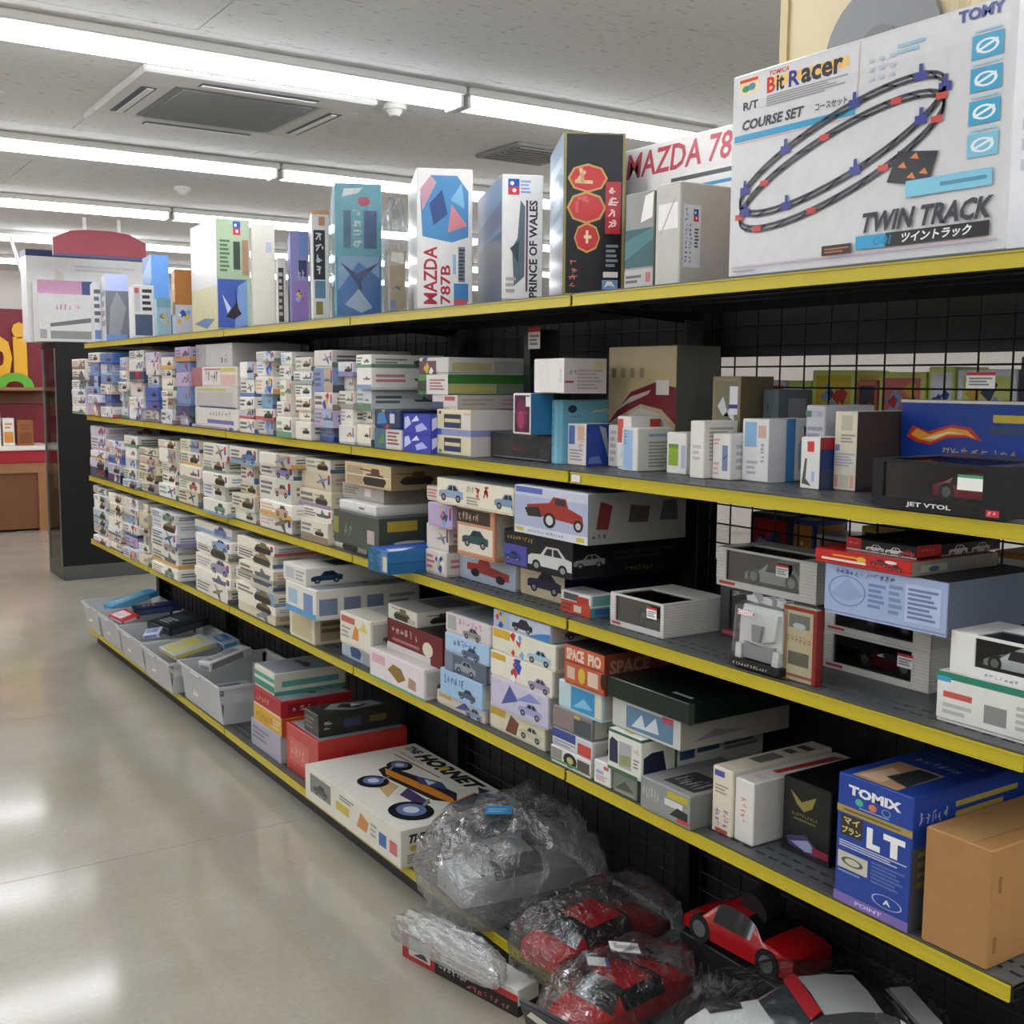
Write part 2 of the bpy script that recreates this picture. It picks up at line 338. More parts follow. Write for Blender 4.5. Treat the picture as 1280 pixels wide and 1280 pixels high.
# ================================================================== THE ROOM
X0, X1, Y0, Y1 = -6.0, 9.0, -4.0, 13.4
def mat_floor():
    m = mat('polished_vinyl', '#b3ad9d', .2, 0, .5, coat=0); n = m.node_tree.nodes; l = m.node_tree.links; b = n['Principled BSDF']
    tc = n.new('ShaderNodeTexCoord'); g = n.new('ShaderNodeNewGeometry')
    a = n.new('ShaderNodeTexNoise'); a.inputs['Scale'].default_value = 1.7; a.inputs['Detail'].default_value = 6; a.inputs['Roughness'].default_value = .6
    s = n.new('ShaderNodeTexNoise'); s.inputs['Scale'].default_value = 55; s.inputs['Detail'].default_value = 3
    l.new(g.outputs['Position'], a.inputs['Vector']); l.new(g.outputs['Position'], s.inputs['Vector'])
    r = n.new('ShaderNodeValToRGB'); r.color_ramp.elements[0].position = .3; r.color_ramp.elements[1].position = .72
    r.color_ramp.elements[0].color = (*lin('#9b9586'), 1); r.color_ramp.elements[1].color = (*lin('#aca79a'), 1); l.new(a.outputs[0], r.inputs[0])
    mx = n.new('ShaderNodeMix'); mx.data_type = 'RGBA'; mx.blend_type = 'OVERLAY'; mx.inputs[0].default_value = .12
    l.new(r.outputs[0], mx.inputs[6]); l.new(s.outputs[0], mx.inputs[7]); l.new(mx.outputs[2], b.inputs['Base Color'])
    w = n.new('ShaderNodeTexNoise'); w.inputs['Scale'].default_value = 1.3; w.inputs['Detail'].default_value = 1; l.new(g.outputs['Position'], w.inputs['Vector'])
    bp = n.new('ShaderNodeBump'); bp.inputs['Strength'].default_value = .06; bp.inputs['Distance'].default_value = .05; l.new(w.outputs[0], bp.inputs['Height']); l.new(bp.outputs[0], b.inputs['Normal'])
    b.inputs['Roughness'].default_value = .115; b.inputs['Specular IOR Level'].default_value = .6
    return m
def mat_ceil():
    m = mat('fissured_ceiling_board', '#c6c4c3', .8, 0, .2); n = m.node_tree.nodes; l = m.node_tree.links; b = n['Principled BSDF']
    g = n.new('ShaderNodeNewGeometry'); mp = n.new('ShaderNodeMapping'); mp.inputs['Scale'].default_value = (18, 70, 18)
    a = n.new('ShaderNodeTexNoise'); a.inputs['Scale'].default_value = 1; a.inputs['Detail'].default_value = 2
    l.new(g.outputs['Position'], mp.inputs[0]); l.new(mp.outputs[0], a.inputs['Vector'])
    r = n.new('ShaderNodeValToRGB'); r.color_ramp.elements[0].position = .30; r.color_ramp.elements[1].position = .38
    r.color_ramp.elements[0].color = (*lin('#b9b8b8'), 1); r.color_ramp.elements[1].color = (*lin('#e2e1e0'), 1); l.new(a.outputs[0], r.inputs[0]); l.new(r.outputs[0], b.inputs['Base Color'])
    bp = n.new('ShaderNodeBump'); bp.inputs['Strength'].default_value = .35; bp.inputs['Distance'].default_value = .004; l.new(r.outputs[0], bp.inputs['Height']); l.new(bp.outputs[0], b.inputs['Normal'])
    return m
MF, MC = mat_floor(), mat_ceil()
wallm = mat('wall_paint', '#d9d3cd', .7, var=.02)
fl = tag(MB().box(X0, Y0, -.1, X1, Y1, -.004).build('floor', mat('screed', '#5b574e', .8)), kind='structure')
yy = 3.73-1.82*5
shm = []
for xa, xb in ((X0, 2.2), (2.202, X1)):
    q = MB().box(xa, .0012, -.004, xb, 1.8188, 0).mesh('vinyl_sheet'); q.materials.append(MF); shm.append(q)
while yy < Y1-1:
    for q in shm: link('vinyl_sheet', q, None, fl).location = (0, yy, 0)
    yy += 1.82
ce = tag(MB().box(X0, Y0, CEIL+.015, X1, Y1, CEIL+.1).build('ceiling', mat('ceiling_void', '#6a6a68', .9)), kind='structure')
cm = MB().box(.0015, .0015, CEIL, 1.8185, .9085, CEIL+.016, .001).mesh('ceiling_panel'); cm.materials.append(MC)
yy = 2.965-.91*8; row = 0
while yy < Y1:
    xx = X0-(.91 if row % 2 else 0)
    while xx < X1:
        s = link('ceiling_panel', cm, None, ce); s.location = (xx, yy, 0); xx += 1.82
    yy += .91; row += 1
for nm, bx in (('wall_back', (X0-.1, Y0-.1, -.1, X1+.1, Y0, CEIL+.1)), ('wall_far', (X0-.1, Y1, -.1, X1+.1, Y1+.1, CEIL+.1)),
               ('wall_left', (X0-.1, Y0, -.1, X0, Y1, CEIL+.1)), ('wall_right', (X1, Y0, -.1, X1+.1, Y1, CEIL+.1))):
    w = tag(MB().box(*bx).build(nm, wallm), kind='structure')
    if nm == 'wall_far': MB().box(-4, Y1-.03, 0, 4.2, Y1, 2.31, .005).build('red_panel', mat('red_wall_board', '#7c1426', .5, var=.05), w)
# ---- ceiling lights: rows of long LED battens across the shop
tubem = mat_emit('led_diffuser', '#f6f9ff', TUBE)
hm = MB().box(-1.215, -.085, CEIL-.035, 1.215, .085, CEIL-.001, .006).mesh('housing'); hm.materials.append(M['white'])
pr = [(-.06, CEIL-.035), (.06, CEIL-.035), (.05, CEIL-.062), (.025, CEIL-.075), (-.025, CEIL-.075), (-.05, CEIL-.062)]
tm = MB().prism(pr, 'x', -1.195, 1.195).mesh('diffuser'); tm.materials.append(tubem)
em = MB().box(-1.21, -.064, CEIL-.079, -1.195, .064, CEIL-.034, .003).mesh('end_cap'); em.materials.append(M['white'])
ROWS = [4.06+1.93*k for k in range(-3, 5)]
for ri, y in enumerate(ROWS):
    for si, x in enumerate((-3.71, -1.27, 1.17, 3.61, 6.05)):
        o = empty('ceiling_light', (x, y, 0))
        link('housing', hm, None, o); link('diffuser', tm, None, o); 
        for q in (0, math.pi): link('end_cap', em, None, o).rotation_euler = (0, 0, q)
        tag(o, f'white linear ceiling light, {ORD[si]} along the {ORD[len(ROWS)-1-ri]} row from the red wall', 'light', 'rows of linear ceiling lights')
# ---- ceiling cassette air conditioner
ac = empty('air_conditioner', (1.715, 4.835, 0)); z = CEIL
tag(ac, 'square white cassette air conditioner set in the ceiling', 'air conditioner')
b = MB(); b.box(-.475, -.475, z-.03, .475, -.30, z, .008); b.box(-.475, .30, z-.03, .475, .475, z, .008); b.box(-.475, -.30, z-.03, -.30, .30, z, .008); b.box(.30, -.30, z-.03, .475, .30, z, .008)
b.build('panel', mat('air_conditioner_plastic', '#dcdbd8', .45), ac)
g = MB().box(-.298, -.298, z-.026, .298, .298, z-.012, .004).build('grille', mat('intake_grille_grey', '#97989a', .6), ac)
for i in range(29): MB().box(-.27, -.27+i*.0193, z-.032, .27, -.27+i*.0193+.007, z-.026).build('slat', mat('intake_slat', '#a2a3a5', .6) if i == 0 else bpy.data.materials['intake_slat'], g)
lm = MB().box(-.24, -.03, z-.0325, .24, .03, z-.0295).mesh('louver_slot'); lm.materials.append(mat('louver_shadow_grey', '#4e555f', .5))
vm = MB().add(boxdata(-.235, -.008, z-.038, .235, .018, z-.0335, .001)).mesh('louver'); vm.materials.append(M['white'])
for a in range(4):
    q = Matrix.Rotation(a*math.pi/2, 4, 'Z'); p = q @ Vector((0, -.39, 0))
    s = link('louver_slot', lm, None, ac); s.location = p; s.rotation_euler = (0, 0, a*math.pi/2); v = link('louver', vm, None, s)
cv = empty('ceiling_vent', (3.32, 4.93, 0)); tag(cv, 'small grey square vent in the ceiling boards', 'vent')
MB().box(-.2, -.2, z-.018, .2, .2, z, .005).build('frame', mat('vent_grey', '#8f8f8e', .5), cv)
for i in range(8): MB().box(-.17, -.17+i*.045, z-.024, .17, -.155+i*.045, z-.018).build('slat', bpy.data.materials['vent_grey'], cv)
for x, y, lb in ((2.30, 4.43, 'round white smoke detector between the two front light rows'), (2.2, 7.0, 'small white sprinkler head by the far light rows'), (.84, 5.13, 'small white sprinkler head beside the air conditioner')):
    o = empty('smoke_detector', (x, y, 0)); MB().cyl((0, 0, z), (0, 0, z-.02), .05, 18).build('base', M['white'], o); MB().cyl((0, 0, z-.02), (0, 0, z-.045), .036, 18, .02).build('sensor', M['white'], o); tag(o, lb, 'detector')
# ================================================================== THE SHELVING
gd = empty('gondola_shelving', (BK, 4, 0)); tag(gd, 'long black double-sided shop shelving with yellow price rails', 'shelf')
gd.location = (0, 0, 0)
UPW = .03
for i, y in enumerate(JY):
    u = MB().box(BK-.02, y-UPW, 0, BK+.05, y+UPW, 1.80, .003).build('upright', M['black'], gd)
    s = MB()
    for k in range(34): s.box(BK-.0205, y-.006, .12+k*.049, BK-.0195, y+.006, .145+k*.049)
    tag(s.build('slot', M['rubber'], u), kind='stuff')
def deckmesh(name, x0, x1, ln, top):
    b = MB(); t = .003
    xs = [x0, x0+.03, x0+.038, x0+.06, x0+.068, x1]
    for a, c in ((0, 1), (2, 3), (4, 5)): b.box(xs[a], 0, top-t, xs[c], ln, top)
    for a, c in ((1, 2), (3, 4)):
        n = 34; st = ln/n
        for k in range(n+1): b.box(xs[a], max(0, k*st-.006), top-t, xs[c], min(ln, k*st+.006), top)
    return b.mesh(name)
def undermesh(x0, x1, ln, top):
    b = MB(); b.box(x0, 0, top-.03, x0+.0025, ln, top-.003); b.box(x0, 0, top-.03, x0+.02, ln, top-.028); b.box(x1-.003, 0, top-.035, x1, ln, top-.003)
    b.box(x0+.0025, 0, top-.012, x1, ln, top-.009)
    for q in (.12, .22): b.box(x0+q, .02, top-.024, x0+q+.03, ln-.02, top-.012)
    return b.mesh('underside')
for lv, zt in SH.items():
    x0 = BX if lv == 1 else FX
    dm = deckmesh('shelf_deck', x0, BK-.022, 1.196, zt); dm.materials.append(M['deck'])
    um = undermesh(x0, BK-.022, 1.196, zt); um.materials.append(M['black'])
    st = MB().box(x0-.004, .003, zt-.030, x0-.0005, 1.193, zt-.004).box(x0-.0065, .003, zt-.030, x0-.004, 1.193, zt-.0275).box(x0-.0065, .003, zt-.0065, x0-.004, 1.193, zt-.004).mesh('price_rail'); st.materials.append(M['yellow'])
    bk = MB().prism([(x0+.03, zt-.034), (BK-.02, zt-.034), (BK-.02, zt-.055), (x0+.10, zt-.038)], 'y', -.0015, .0015).mesh('bracket'); bk.materials.append(M['black'])
    for i in range(5):
        d = link('shelf_deck', dm, None, gd); d.location = (0, JY[i]+.002, 0)
        link('underside', um, None, d); r = link('price_rail', st, None, d)
        if lv == 4 and i == 1-1:
            MB().box(FX-.0075, 1.150, zt-.026, FX-.0066, 1.183, zt-.009).build('price_label', mat('price_label_paper', '#dcdcd6', .6), r)
        if lv > 1:
            for q in (.034, 1.162): k = link('bracket', bk, None, d); k.location = (0, q, 0)
kp = MB().box(1.612, 0, .0, 1.617, 1.198, .079).mesh('kick_plate'); kp.materials.append(M['dark'])
mp = MB()
for k in range(34): zz = .14+k*.049; mp.cyl((BK+.012, .03, zz), (BK+.012, 1.17, zz), .0022, 5)
for k in range(16): yq = .035+k*.0753; mp.cyl((BK+.016, yq, .1), (BK+.016, yq, 1.78), .0022, 5)
mpm = mp.mesh('mesh_panel'); mpm.materials.append(M['black'])
for i in range(5):
    k = link('kick_plate', kp, None, gd); k.location = (0, JY[i]+.001, 0); k = link('mesh_panel', mpm, None, gd); k.location = (0, JY[i], 0)
# shelves of the other side, seen through the wire mesh
for lv in (5, 4, 3, 2, 1):
    zt = SH[lv]-.03
    dm = MB().box(BK+.055, 0, zt-.004, BK+.44, 1.196, zt).box(BK+.437, 0, zt-.03, BK+.44, 1.196, zt-.004).mesh('shelf_deck'); dm.materials.append(M['dark'])
    for i in range(5): d = link('shelf_deck', dm, None, gd); d.location = (0, JY[i]+.002, 0)
bp = MB().box(BK+.047, 0, .1, BK+.0495, 1.196, 1.78).mesh('back_panel'); bp.materials.append(M['dark'])
for i in range(1, 5): d = link('back_panel', bp, None, gd); d.location = (0, JY[i]+.002, 0)
for za, zb in ((.1, 1.12), (1.27, 1.34), (1.635, 1.78)):
    bp = MB().box(BK+.047, 0, za, BK+.0495, 1.196, zb).mesh('back_panel'); bp.materials.append(M['dark'])
    for i in range(1): d = link('back_panel', bp, None, gd); d.location = (0, JY[i]+.002, 0)
rnd = random.Random(5); n = 0
for lv, hr in ((4, (.24, .295)), (3, (.17, .27))):
    yb = 1.03
    while yb < 2.1:
        w = rnd.uniform(.06, .15); h = rnd.uniform(*hr)
        if not (2.14 < yb < 2.24 or 2.14 < yb+w < 2.24):
            c1, c2, c3 = [rnd.choice(['#d9d5c8', '#b3282d', '#2b4f9c', '#e0c23a', '#e8e5da', '#5fa2cf', '#e9ecef', '#3d4048', '#c98a2a', '#d8e07a', '#d6746a']) for _ in range(3)]
            def side(A):
                A.rect(0, .0, 1, .3, c2); A.rect(.1, .62, .9, .95, c3); A.robot(.5, .72, .7, rnd); A.bars(.1, .34, .9, .55, 3, '#3a3a3c', rnd)
            o = carton('toy_box', (.12, w-.006, h), c1, (BK+.18, yb+w/2, SH[lv]-.0293), 0, {'end': side, 'front': side}, False, 'card')
            tag(o, f'{colword(c1)} toy box behind the wire mesh, {ORD[n % 20]} from the near end, {"upper" if lv == 4 else "lower"} row', 'box', 'toy boxes on the other side of the mesh'); n += 1
        yb += w
    n = 0
# ================================================================== GOODS ON THE SHELVES
def L(*ops):
    """print on one face: r rect, e ellipse, t lettering, b small print, c car, p polygon, l line, o ring, pl plane, sh ship, tk tank"""
    def f(A):
        for q in ops:
            k = q[0]; a = q[1:]
            {'r': A.rect, 'e': A.ell, 't': A.text, 'b': A.bars, 'c': A.car, 'p': A.poly, 'l': A.line, 'o': A.ring, 'pl': A.plane, 'sh': A.ship, 'tk': A.tank, 'rb': A.robot, 'g': A.glyphs}[k](*a)
    return f
R1 = random.Random(11)
def star2(a, b, c, d): return (('r', a, (b+d)/2, c, d, '#2a55a5'), ('r', a, b, c, (b+d)/2, '#c8323a'), ('e', a+(c-a)*.35, b+(d-b)*.72, (c-a)*.2, (d-b)*.14, '#e9eaf0', 5), ('e', a+(c-a)*.55, b+(d-b)*.28, (c-a)*.2, (d-b)*.14, '#e9eaf0', 5))
def dbox(sh, xl, xr, yt, a, length, col, arts, label, inset=.012, name='kit_box', m='card', wrap=False, lid=True, cat='box', group=None):
    """a box standing on end, its end face turned by angle a towards the aisle"""
    X = FX+inset; a = math.radians(a); z0 = SH[sh]; z1 = z0+.2
    for _ in range(4):
        Yl = Ysol(xl, X, (z0+z1)/2); z1 = Zsol(yt, X, Yl)
    P = Vector((X, Yl, (z0+z1)/2-CH)); D = Vector((math.cos(a), -math.sin(a), 0)); E2 = Vector((math.sin(a), math.cos(a), 0))
    k = (xr-640)/FPX; v = cr-cf*k; w = -P.dot(v)/D.dot(v)
    c = P+D*(w/2)+E2*(length/2)
    o = carton(name, (w, length, z1-z0-.001), col, (c.x, c.y, z0+.0006), -a, arts, lid, m, label, cat, group, wrap)
    return o
# ---------------------------------------------------------------- top shelf
def bitracer(A):
    A.rect(.02, .86, .98, .985, '#dbdbdd'); A.rect(.03, .90, .115, .975, '#f0d9a8'); A.rect(.032, .957, .11, .972, '#d8352b'); A.ell(.06, .925, .018, .016, '#3f8f6a'); A.ell(.085, .93, .016, .018, '#4a8fae')
    A.rect(.15, .895, .47, .945, '#f2c873')
    A.text('TOMICA', .155, .955, .24, .978, '#d8352b', 0, .02, .3)
    A.text('B', .15, .875, .185, .95, '#d2362f', 0, .03); A.text('it', .19, .875, .222, .95, '#2b2f3c', 0, .03); A.text('R', .24, .875, .285, .95, '#2f3f9a', 0, .03); A.text('acer', .29, .875, .45, .945, '#2b2f3c', 0, .03)
    A.bars(.15, .81, .47, .866, 5, '#9c9ca0'); A.text('R/T', .05, .82, .115, .86, '#3a3d48', 0, .02)
    A.text('COURSE SET', .045, .722, .30, .772, '#3b3e47', 0, .03, .2); A.text('コースセット', .35, .73, .47, .765, '#3b3e47')
    A.rect(.015, .672, .5, .702, '#2e9bc4'); A.line(.51, .99, .505, .77, .0012, '#d99a9a'); A.line(.02, .662, .5, .662, .0012, '#d99a9a')
    for i in range(3):
        for j in range(3): A.rect(.545+j*.035, .80+i*.04, .562+j*.035, .815+i*.04, '#b8c8d4')
    A.bars(.64, .88, .73, .93, 2, '#9cc4d8'); A.text('TOMY', .83, .935, .965, .985, '#2b3d8f', 0, .04)
    for i in range(4):                                   # layout pictures
        y = .775-i*.13; A.rect(.875, y, .965, y+.095, '#39a3cb' if i < 3 else '#7cc0da')
        A.ring(.92, y+.046, .034, .03, .72, '#e8f4f8', 14); A.line(.89, y+.03, .95, y+.065, .004, '#e8f4f8'); A.bars(.88, y+.102, .96, y+.118, 1, '#a8cfe0')
    # the track: two nested loops of girder sections on blue and red stands
    def loop(cx, cy, rx, ry, tx, n=44): return [(cx+rx*math.cos(6.2832*i/n)+tx*math.sin(6.2832*i/n), cy+ry*math.sin(6.2832*i/n)+.165*math.cos(6.2832*i/n)) for i in range(n)]
    lo = loop(.425, .46, .375, .165, .02); up = [(a, b+.075) for a, b in lo]
    for pts in (lo, up):
        n = len(pts); A.hold = True
        for i in range(n):
            p, q = pts[i], pts[(i+1) % n]; A.line(p[0], p[1]-.011, q[0], q[1]-.011, .005, '#2a2c36'); A.line(p[0], p[1]+.011, q[0], q[1]+.011, .005, '#33363f')
            if i % 2: A.line(p[0], p[1]-.012, q[0], q[1]+.011, .003, '#4a4d58')
    A.hold = False
    for i in range(0, 44, 5):
        p = up[i]; A.rect(p[0]-.02, p[1]-.02, p[0]+.02, p[1]+.018, '#39408f'); A.rect(p[0]-.006, p[1], p[0]+.006, p[1]+.05, '#39408f')
        p = lo[(i+2) % 44]; A.rect(p[0]-.018, p[1]-.014, p[0]+.018, p[1]+.014, '#c8453f')
    A.poly([(.625, .345), (.76, .30), (.79, .44), (.66, .47)], '#1f2026')
    for q in ((.66, .40), (.70, .43), (.73, .36), (.69, .35)): A.poly([(q[0], q[1]), (q[0]+.03, q[1]-.01), (q[0]+.02, q[1]+.02)], '#d8803a')
    A.rect(.69, .265, .955, .335, '#7fc8e2'); A.bars(.80, .285, .94, .315, 1, '#4a90ac')
    A.text('TWIN TRACK', .535, .135, .955, .225, '#33363c', 0, .035, .25); A.rect(.525, .065, .63, .125, '#2f9fd0'); A.rect(.63, .065, .955, .125, '#1b1d22')
    A.text('C-01', .585, .075, .645, .115, '#1f86b8', 0, .03, .2); A.text('ツイントラック', .68, .074, .90, .118, '#f0f0f0', 0, .03, .2)
    A.rect(.40, .055, .51, .1, '#2a2620'); A.bars(.41, .062, .5, .09, 2, '#b06a3a'); A.line(.02, .05, .98, .05, .0012, '#d99a9a'); A.line(.02, .042, .98, .042, .0012, '#8a95c8'); A.bars(.03, .02, .13, .032, 1, '#9c9ca0')
fbox(5, 913, 1266, -13, '#d4d5d6', {'front': bitracer, 'end': L(('b', .2, .3, .8, .7, 5, '#b5b8bd'))}, 'large white racing track course set box standing at the near end of top shelf', .012, .13, name='toy_set_box', lid=False, m='gloss')
# cream speaker-like board with a round grey disc behind it
sb = empty('speaker_cabinet', (1.865, 1.50, SH[5]+.0006)); tag(sb, 'cream wooden cabinet with a big round grey disc standing behind the course set', 'cabinet')
MB().box(-.06, -.19, 0, .1, .252, .60, .006).build('body', mat('cream_board', '#d9c9a0', .5, var=.06, vscale=5), sb)
MB().box(-.066, -.19, 0, -.06, -.172, .60).box(-.066, .232, 0, -.06, .252, .60).build('edge_trim', mat('pale_wood_edge', '#cdb98c', .5), sb)
MB().cyl((-.0605, -.01, .41), (-.072, -.01, .41), .135, 40).build('disc', mat('grey_disc', '#87888a', .55), sb)
MB().cyl((-.072, -.01, .41), (-.078, -.01, .41), .05, 28).build('disc_cap', mat('dark_grey_disc', '#77787a', .5), sb)
# big box lying behind, long side to the aisle
x0, y0, y1 = FX+.215, Ysol(968, FX+.215, 2), Ysol(779, FX+.215, 2.0)
mz = carton('kit_box', (.10, y1-y0, Zsol(190, x0, y1)-SH[5]), '#e6e3e0', (x0+.05, (y0+y1)/2, SH[5]+.0006), 0,
    {'front': L(('t', 'MAZDA 787B', .02, .80, .90, .97, '#c2545f', 0, .02, .15), ('r', .35, .70, .95, .76, '#e9e8e6'), ('b', .35, .71, .9, .76, 1, '#5a5a5e'), ('b', .45, .65, .9, .69, 1, '#3f8fc4'), ('r', .02, .02, .98, .62, '#cc7f86'), ('r', .05, .05, .6, .5, '#3f7f7a'), ('c', .4, .3, .6, '#c84a3a'))},
    True, 'gloss', 'big white boxed race car kit lying sideways behind the grey carton on top shelf', 'box')
# light grey carton with a small blue label
fbox(5, 819, 850, 225, '#bdbcb4', {'end': L(('r', .06, .17, .34, .78, '#d9dbe2'), ('g', .08, .2, .13, .74, 12, '#3a4aa8', True), ('g', .15, .2, .20, .6, 9, '#3a4aa8', True), *star2(.22, .62, .30, .74), ('b', .24, .36, .31, .56, 6, '#55565c')), 'front': L(('r', .12, .55, .9, .8, '#e8e6e2'), ('l', .2, .5, .8, .85, .004, '#a8a69c'))},
    'plain light grey carton with small blue and white label on top shelf', .03, .17, name='carton', lid=False)
fbox(5, 781, 817, 236, '#8f8f8a', {'front': L(('r', 0, .22, 1, .62, '#2f5a5e'), ('p', [(0, .3), (1, .5), (1, .62), (0, .5)], '#46767a'), ('r', 0, 0, 1, .2, '#b5b2ac'), ('b', .05, .05, .6, .15, 2, '#5a5a5c'), ('r', .75, .06, .92, .16, '#b06a6a'), ('p', [(.55, .68), (.95, .72), (1, .98), (.7, .95)], '#ece9e4')), 'end': L(('r', .05, .05, .95, .3, '#a5a39c'))},
    'grey and dark teal kit box between the black box and the grey carton', .035, .16)
# black box with gold rim and red characters
def blackbox(A):
    for q in ((0, 0, 1, .012), (0, .988, 1, 1), (0, 0, .045, 1), (.955, 0, 1, 1)): A.rect(*q, '#8f8450')
    for i, (a, b, c, d) in enumerate(((.10, .64, .68, .80), (.09, .45, .66, .63), (.2, .27, .58, .44))):
        A.ell((a+c)/2, (b+d)/2, (c-a)*.56, (d-b)*.56, '#c9a25c', 8); A.ell((a+c)/2, (b+d)/2, (c-a)*.5, (d-b)*.48, '#c9373a', 8)
    A.glyphs(.18, .66, .60, .79, 1, '#e8c89a', False, 3); A.glyphs(.17, .48, .58, .6, 1, '#d9605a', False, 8); A.rect(.34, .35, .46, .37, '#f0dcb0'); A.rect(.37, .32, .41, .40, '#f0dcb0')
    A.rect(.68, .38, .93, .70, '#b8303a'); A.glyphs(.72, .40, .89, .68, 4, '#efd9d4', True, 5); A.glyphs(.1, .04, .24, .22, 4, '#d97a74', True, 6)
    A.bars(.70, .17, .9, .32, 5, '#8a8d94'); A.rect(.66, .11, .9, .145, '#e6e2d8'); A.rect(.64, .035, .9, .095, '#7f9bc4'); A.poly([(.68, .045), (.72, .085), (.8, .085), (.86, .045), (.8, .06), (.73, .06)], '#e9eef5')
dbox(5, 704, 781, 164, 29, .30, '#15181d', {'end': blackbox, 'front': L(('r', 0, 0, 1, 1, '#6f8fae'), ('r', .0, .0, 1, .35, '#2f3848'), ('b', .1, .4, .9, .9, 4, '#a9c0d4'))}, 'tall black box with gold rim and red lettering on top shelf', m='gloss', name='kit_box')
dbox(5, 627, 679, 217, 23.5, .44, '#e4e2dd', {'end': L(*star2(.15, .84, .42, .965), ('b', .45, .85, .7, .96, 4, '#8fa5cf'), ('t', 'PRINCE OF WALES', .66, .03, .86, .8, '#3a3038', 90, .03), ('r', .58, .08, .63, .8, '#6a4a56'), ('p', [(.3, .12), (.55, .2), (.56, .75), (.45, .8), (.38, .5), (.25, .42)], '#5d6b74'), ('p', [(.4, .3), (.2, .42), (.42, .48)], '#3a464e'), ('b', .1, .06, .35, .2, 3, '#a9a9a4')), 'front': L(('r', 0, 0, 1, 1, '#6f86a0'), ('r', 0, 0, 1, .55, '#333f4c'), ('p', [(0, .5), (1, .62), (1, .8), (0, .7)], '#4d6078'))},
    'white battleship kit box standing on end with black upright lettering', m='gloss')
bp2 = dbox(5, 521, 591, 209, 25, .45, '#ece9e6', {'end': L(('p', [(.1, .52), (.62, .48), (.92, .52), (.92, .84), (.72, .95), (.25, .95), (.06, .8)], '#4a8ec2'), ('p', [(.1, .7), (.35, .9), (.25, .95), (.06, .85)], '#c99aa8'), ('p', [(.3, .6), (.55, .68), (.45, .85), (.22, .75)], '#2f4f8a'), ('p', [(.55, .55), (.9, .6), (.62, .75)], '#d88a92'), ('p', [(.6, .78), (.85, .72), (.8, .9)], '#7fb8dc'),
    ('t', 'MAZDA', .12, .04, .36, .45, '#b5303f', 90, .02), ('t', '787B', .42, .04, .60, .32, '#b5303f', 90, .02), ('b', .64, .2, .7, .45, 1, '#9ac2d8'), ('r', .74, .2, .86, .45, '#77828c'), ('b', .75, .21, .86, .44, 9, '#3f444c'), ('r', .66, .06, .92, .19, '#3f86c0'), ('r', .66, .02, .9, .08, '#c85a5f')), 'front': L(('r', 0, 0, 1, 1, '#c9c8c4'))},
    'white race car kit box on end with red lettering and blue picture', m='gloss')
tanb = dbox(5, 486, 507, 312, 24, .28, '#b8a890', {'end': L(('r', .08, .04, .92, .75, '#a8957a'), ('pl', .5, .4, .7, '#5d6680'), ('r', .1, .06, .4, .2, '#6a86b4'), ('p', [(.1, .82), (.9, .78), (.9, .95), (.2, .97)], '#e0dcd4'))}, 'small tan aircraft kit box in front of a crumpled clear bag', m='gloss', wrap=True)
dbox(5, 419, 477, 228, 22.5, .38, '#69b3c4', {'end': L(('r', .03, .02, .97, .46, '#4a7cc0'), ('p', [(.05, .2), (.5, .42), (.95, .3), (.95, .46), (.05, .46)], '#8fb5d8'), ('p', [(.1, .42), (.45, .33), (.95, .42), (.55, .28), (.6, .1), (.48, .25)], '#46507f'), ('p', [(.2, .1), (.5, .22), (.8, .08), (.55, .04)], '#b8cfe8'), ('e', .62, .87, .14, .035, '#c94a6a', 10), ('p', [(.15, .9), (.5, .93), (.6, .97), (.2, .96)], '#f2f6f6'), ('r', .18, .52, .34, .8, '#3f6f8a'), ('g', .36, .52, .58, .8, 4, '#d6e6e2', True, 4), ('r', .62, .52, .9, .8, '#3f5f96'))}, 'tall turquoise aircraft kit box with blue sky picture on top shelf', m='gloss', wrap=True)
dbox(5, 390, 412, 262, 21.5, .3, '#e9e4de', {'end': L(('r', .1, .37, .75, .82, '#1f2428'), ('g', .2, .4, .68, .8, 4, '#d8d8d6', True, 2), ('r', .15, .2, .75, .36, '#5f86a0'), ('r', .2, .05, .6, .17, '#8f7f3a'), ('r', .4, .86, .75, .94, '#d08a62'), ('r', 0, .96, 1, 1, '#d9a070'))}, 'slim white box with black title panel and orange edge on top shelf')
dbox(5, 363, 386, 288, 20.5, .3, '#7f7fb4', {'end': L(('r', .1, .05, .9, .45, '#8a6fae'), ('r', .45, .5, .9, .68, '#2b3358'), ('r', .5, .72, .9, .98, '#5b7fb4'), ('rb', .5, .3, .7, R1), ('g', .4, .46, .85, .58, 2, '#b9b9d8'))}, 'slim violet and blue kit box on top shelf')
dbox(5, 347, 358, 322, 20, .18, '#d9d6ca', {'end': L(('r', .1, .03, .7, .85, '#3a3a36'), ('b', .15, .1, .6, .8, 7, '#b5b2a6'))}, 'small cream box with black text panel, low in front of tall cream carton')
dbox(5, 316, 344, 279, 19, .3, '#dcd8cb', {'end': L(('r', .6, .72, .85, .82, '#b9bfd0'))}, 'tall plain cream carton on top shelf', name='carton')
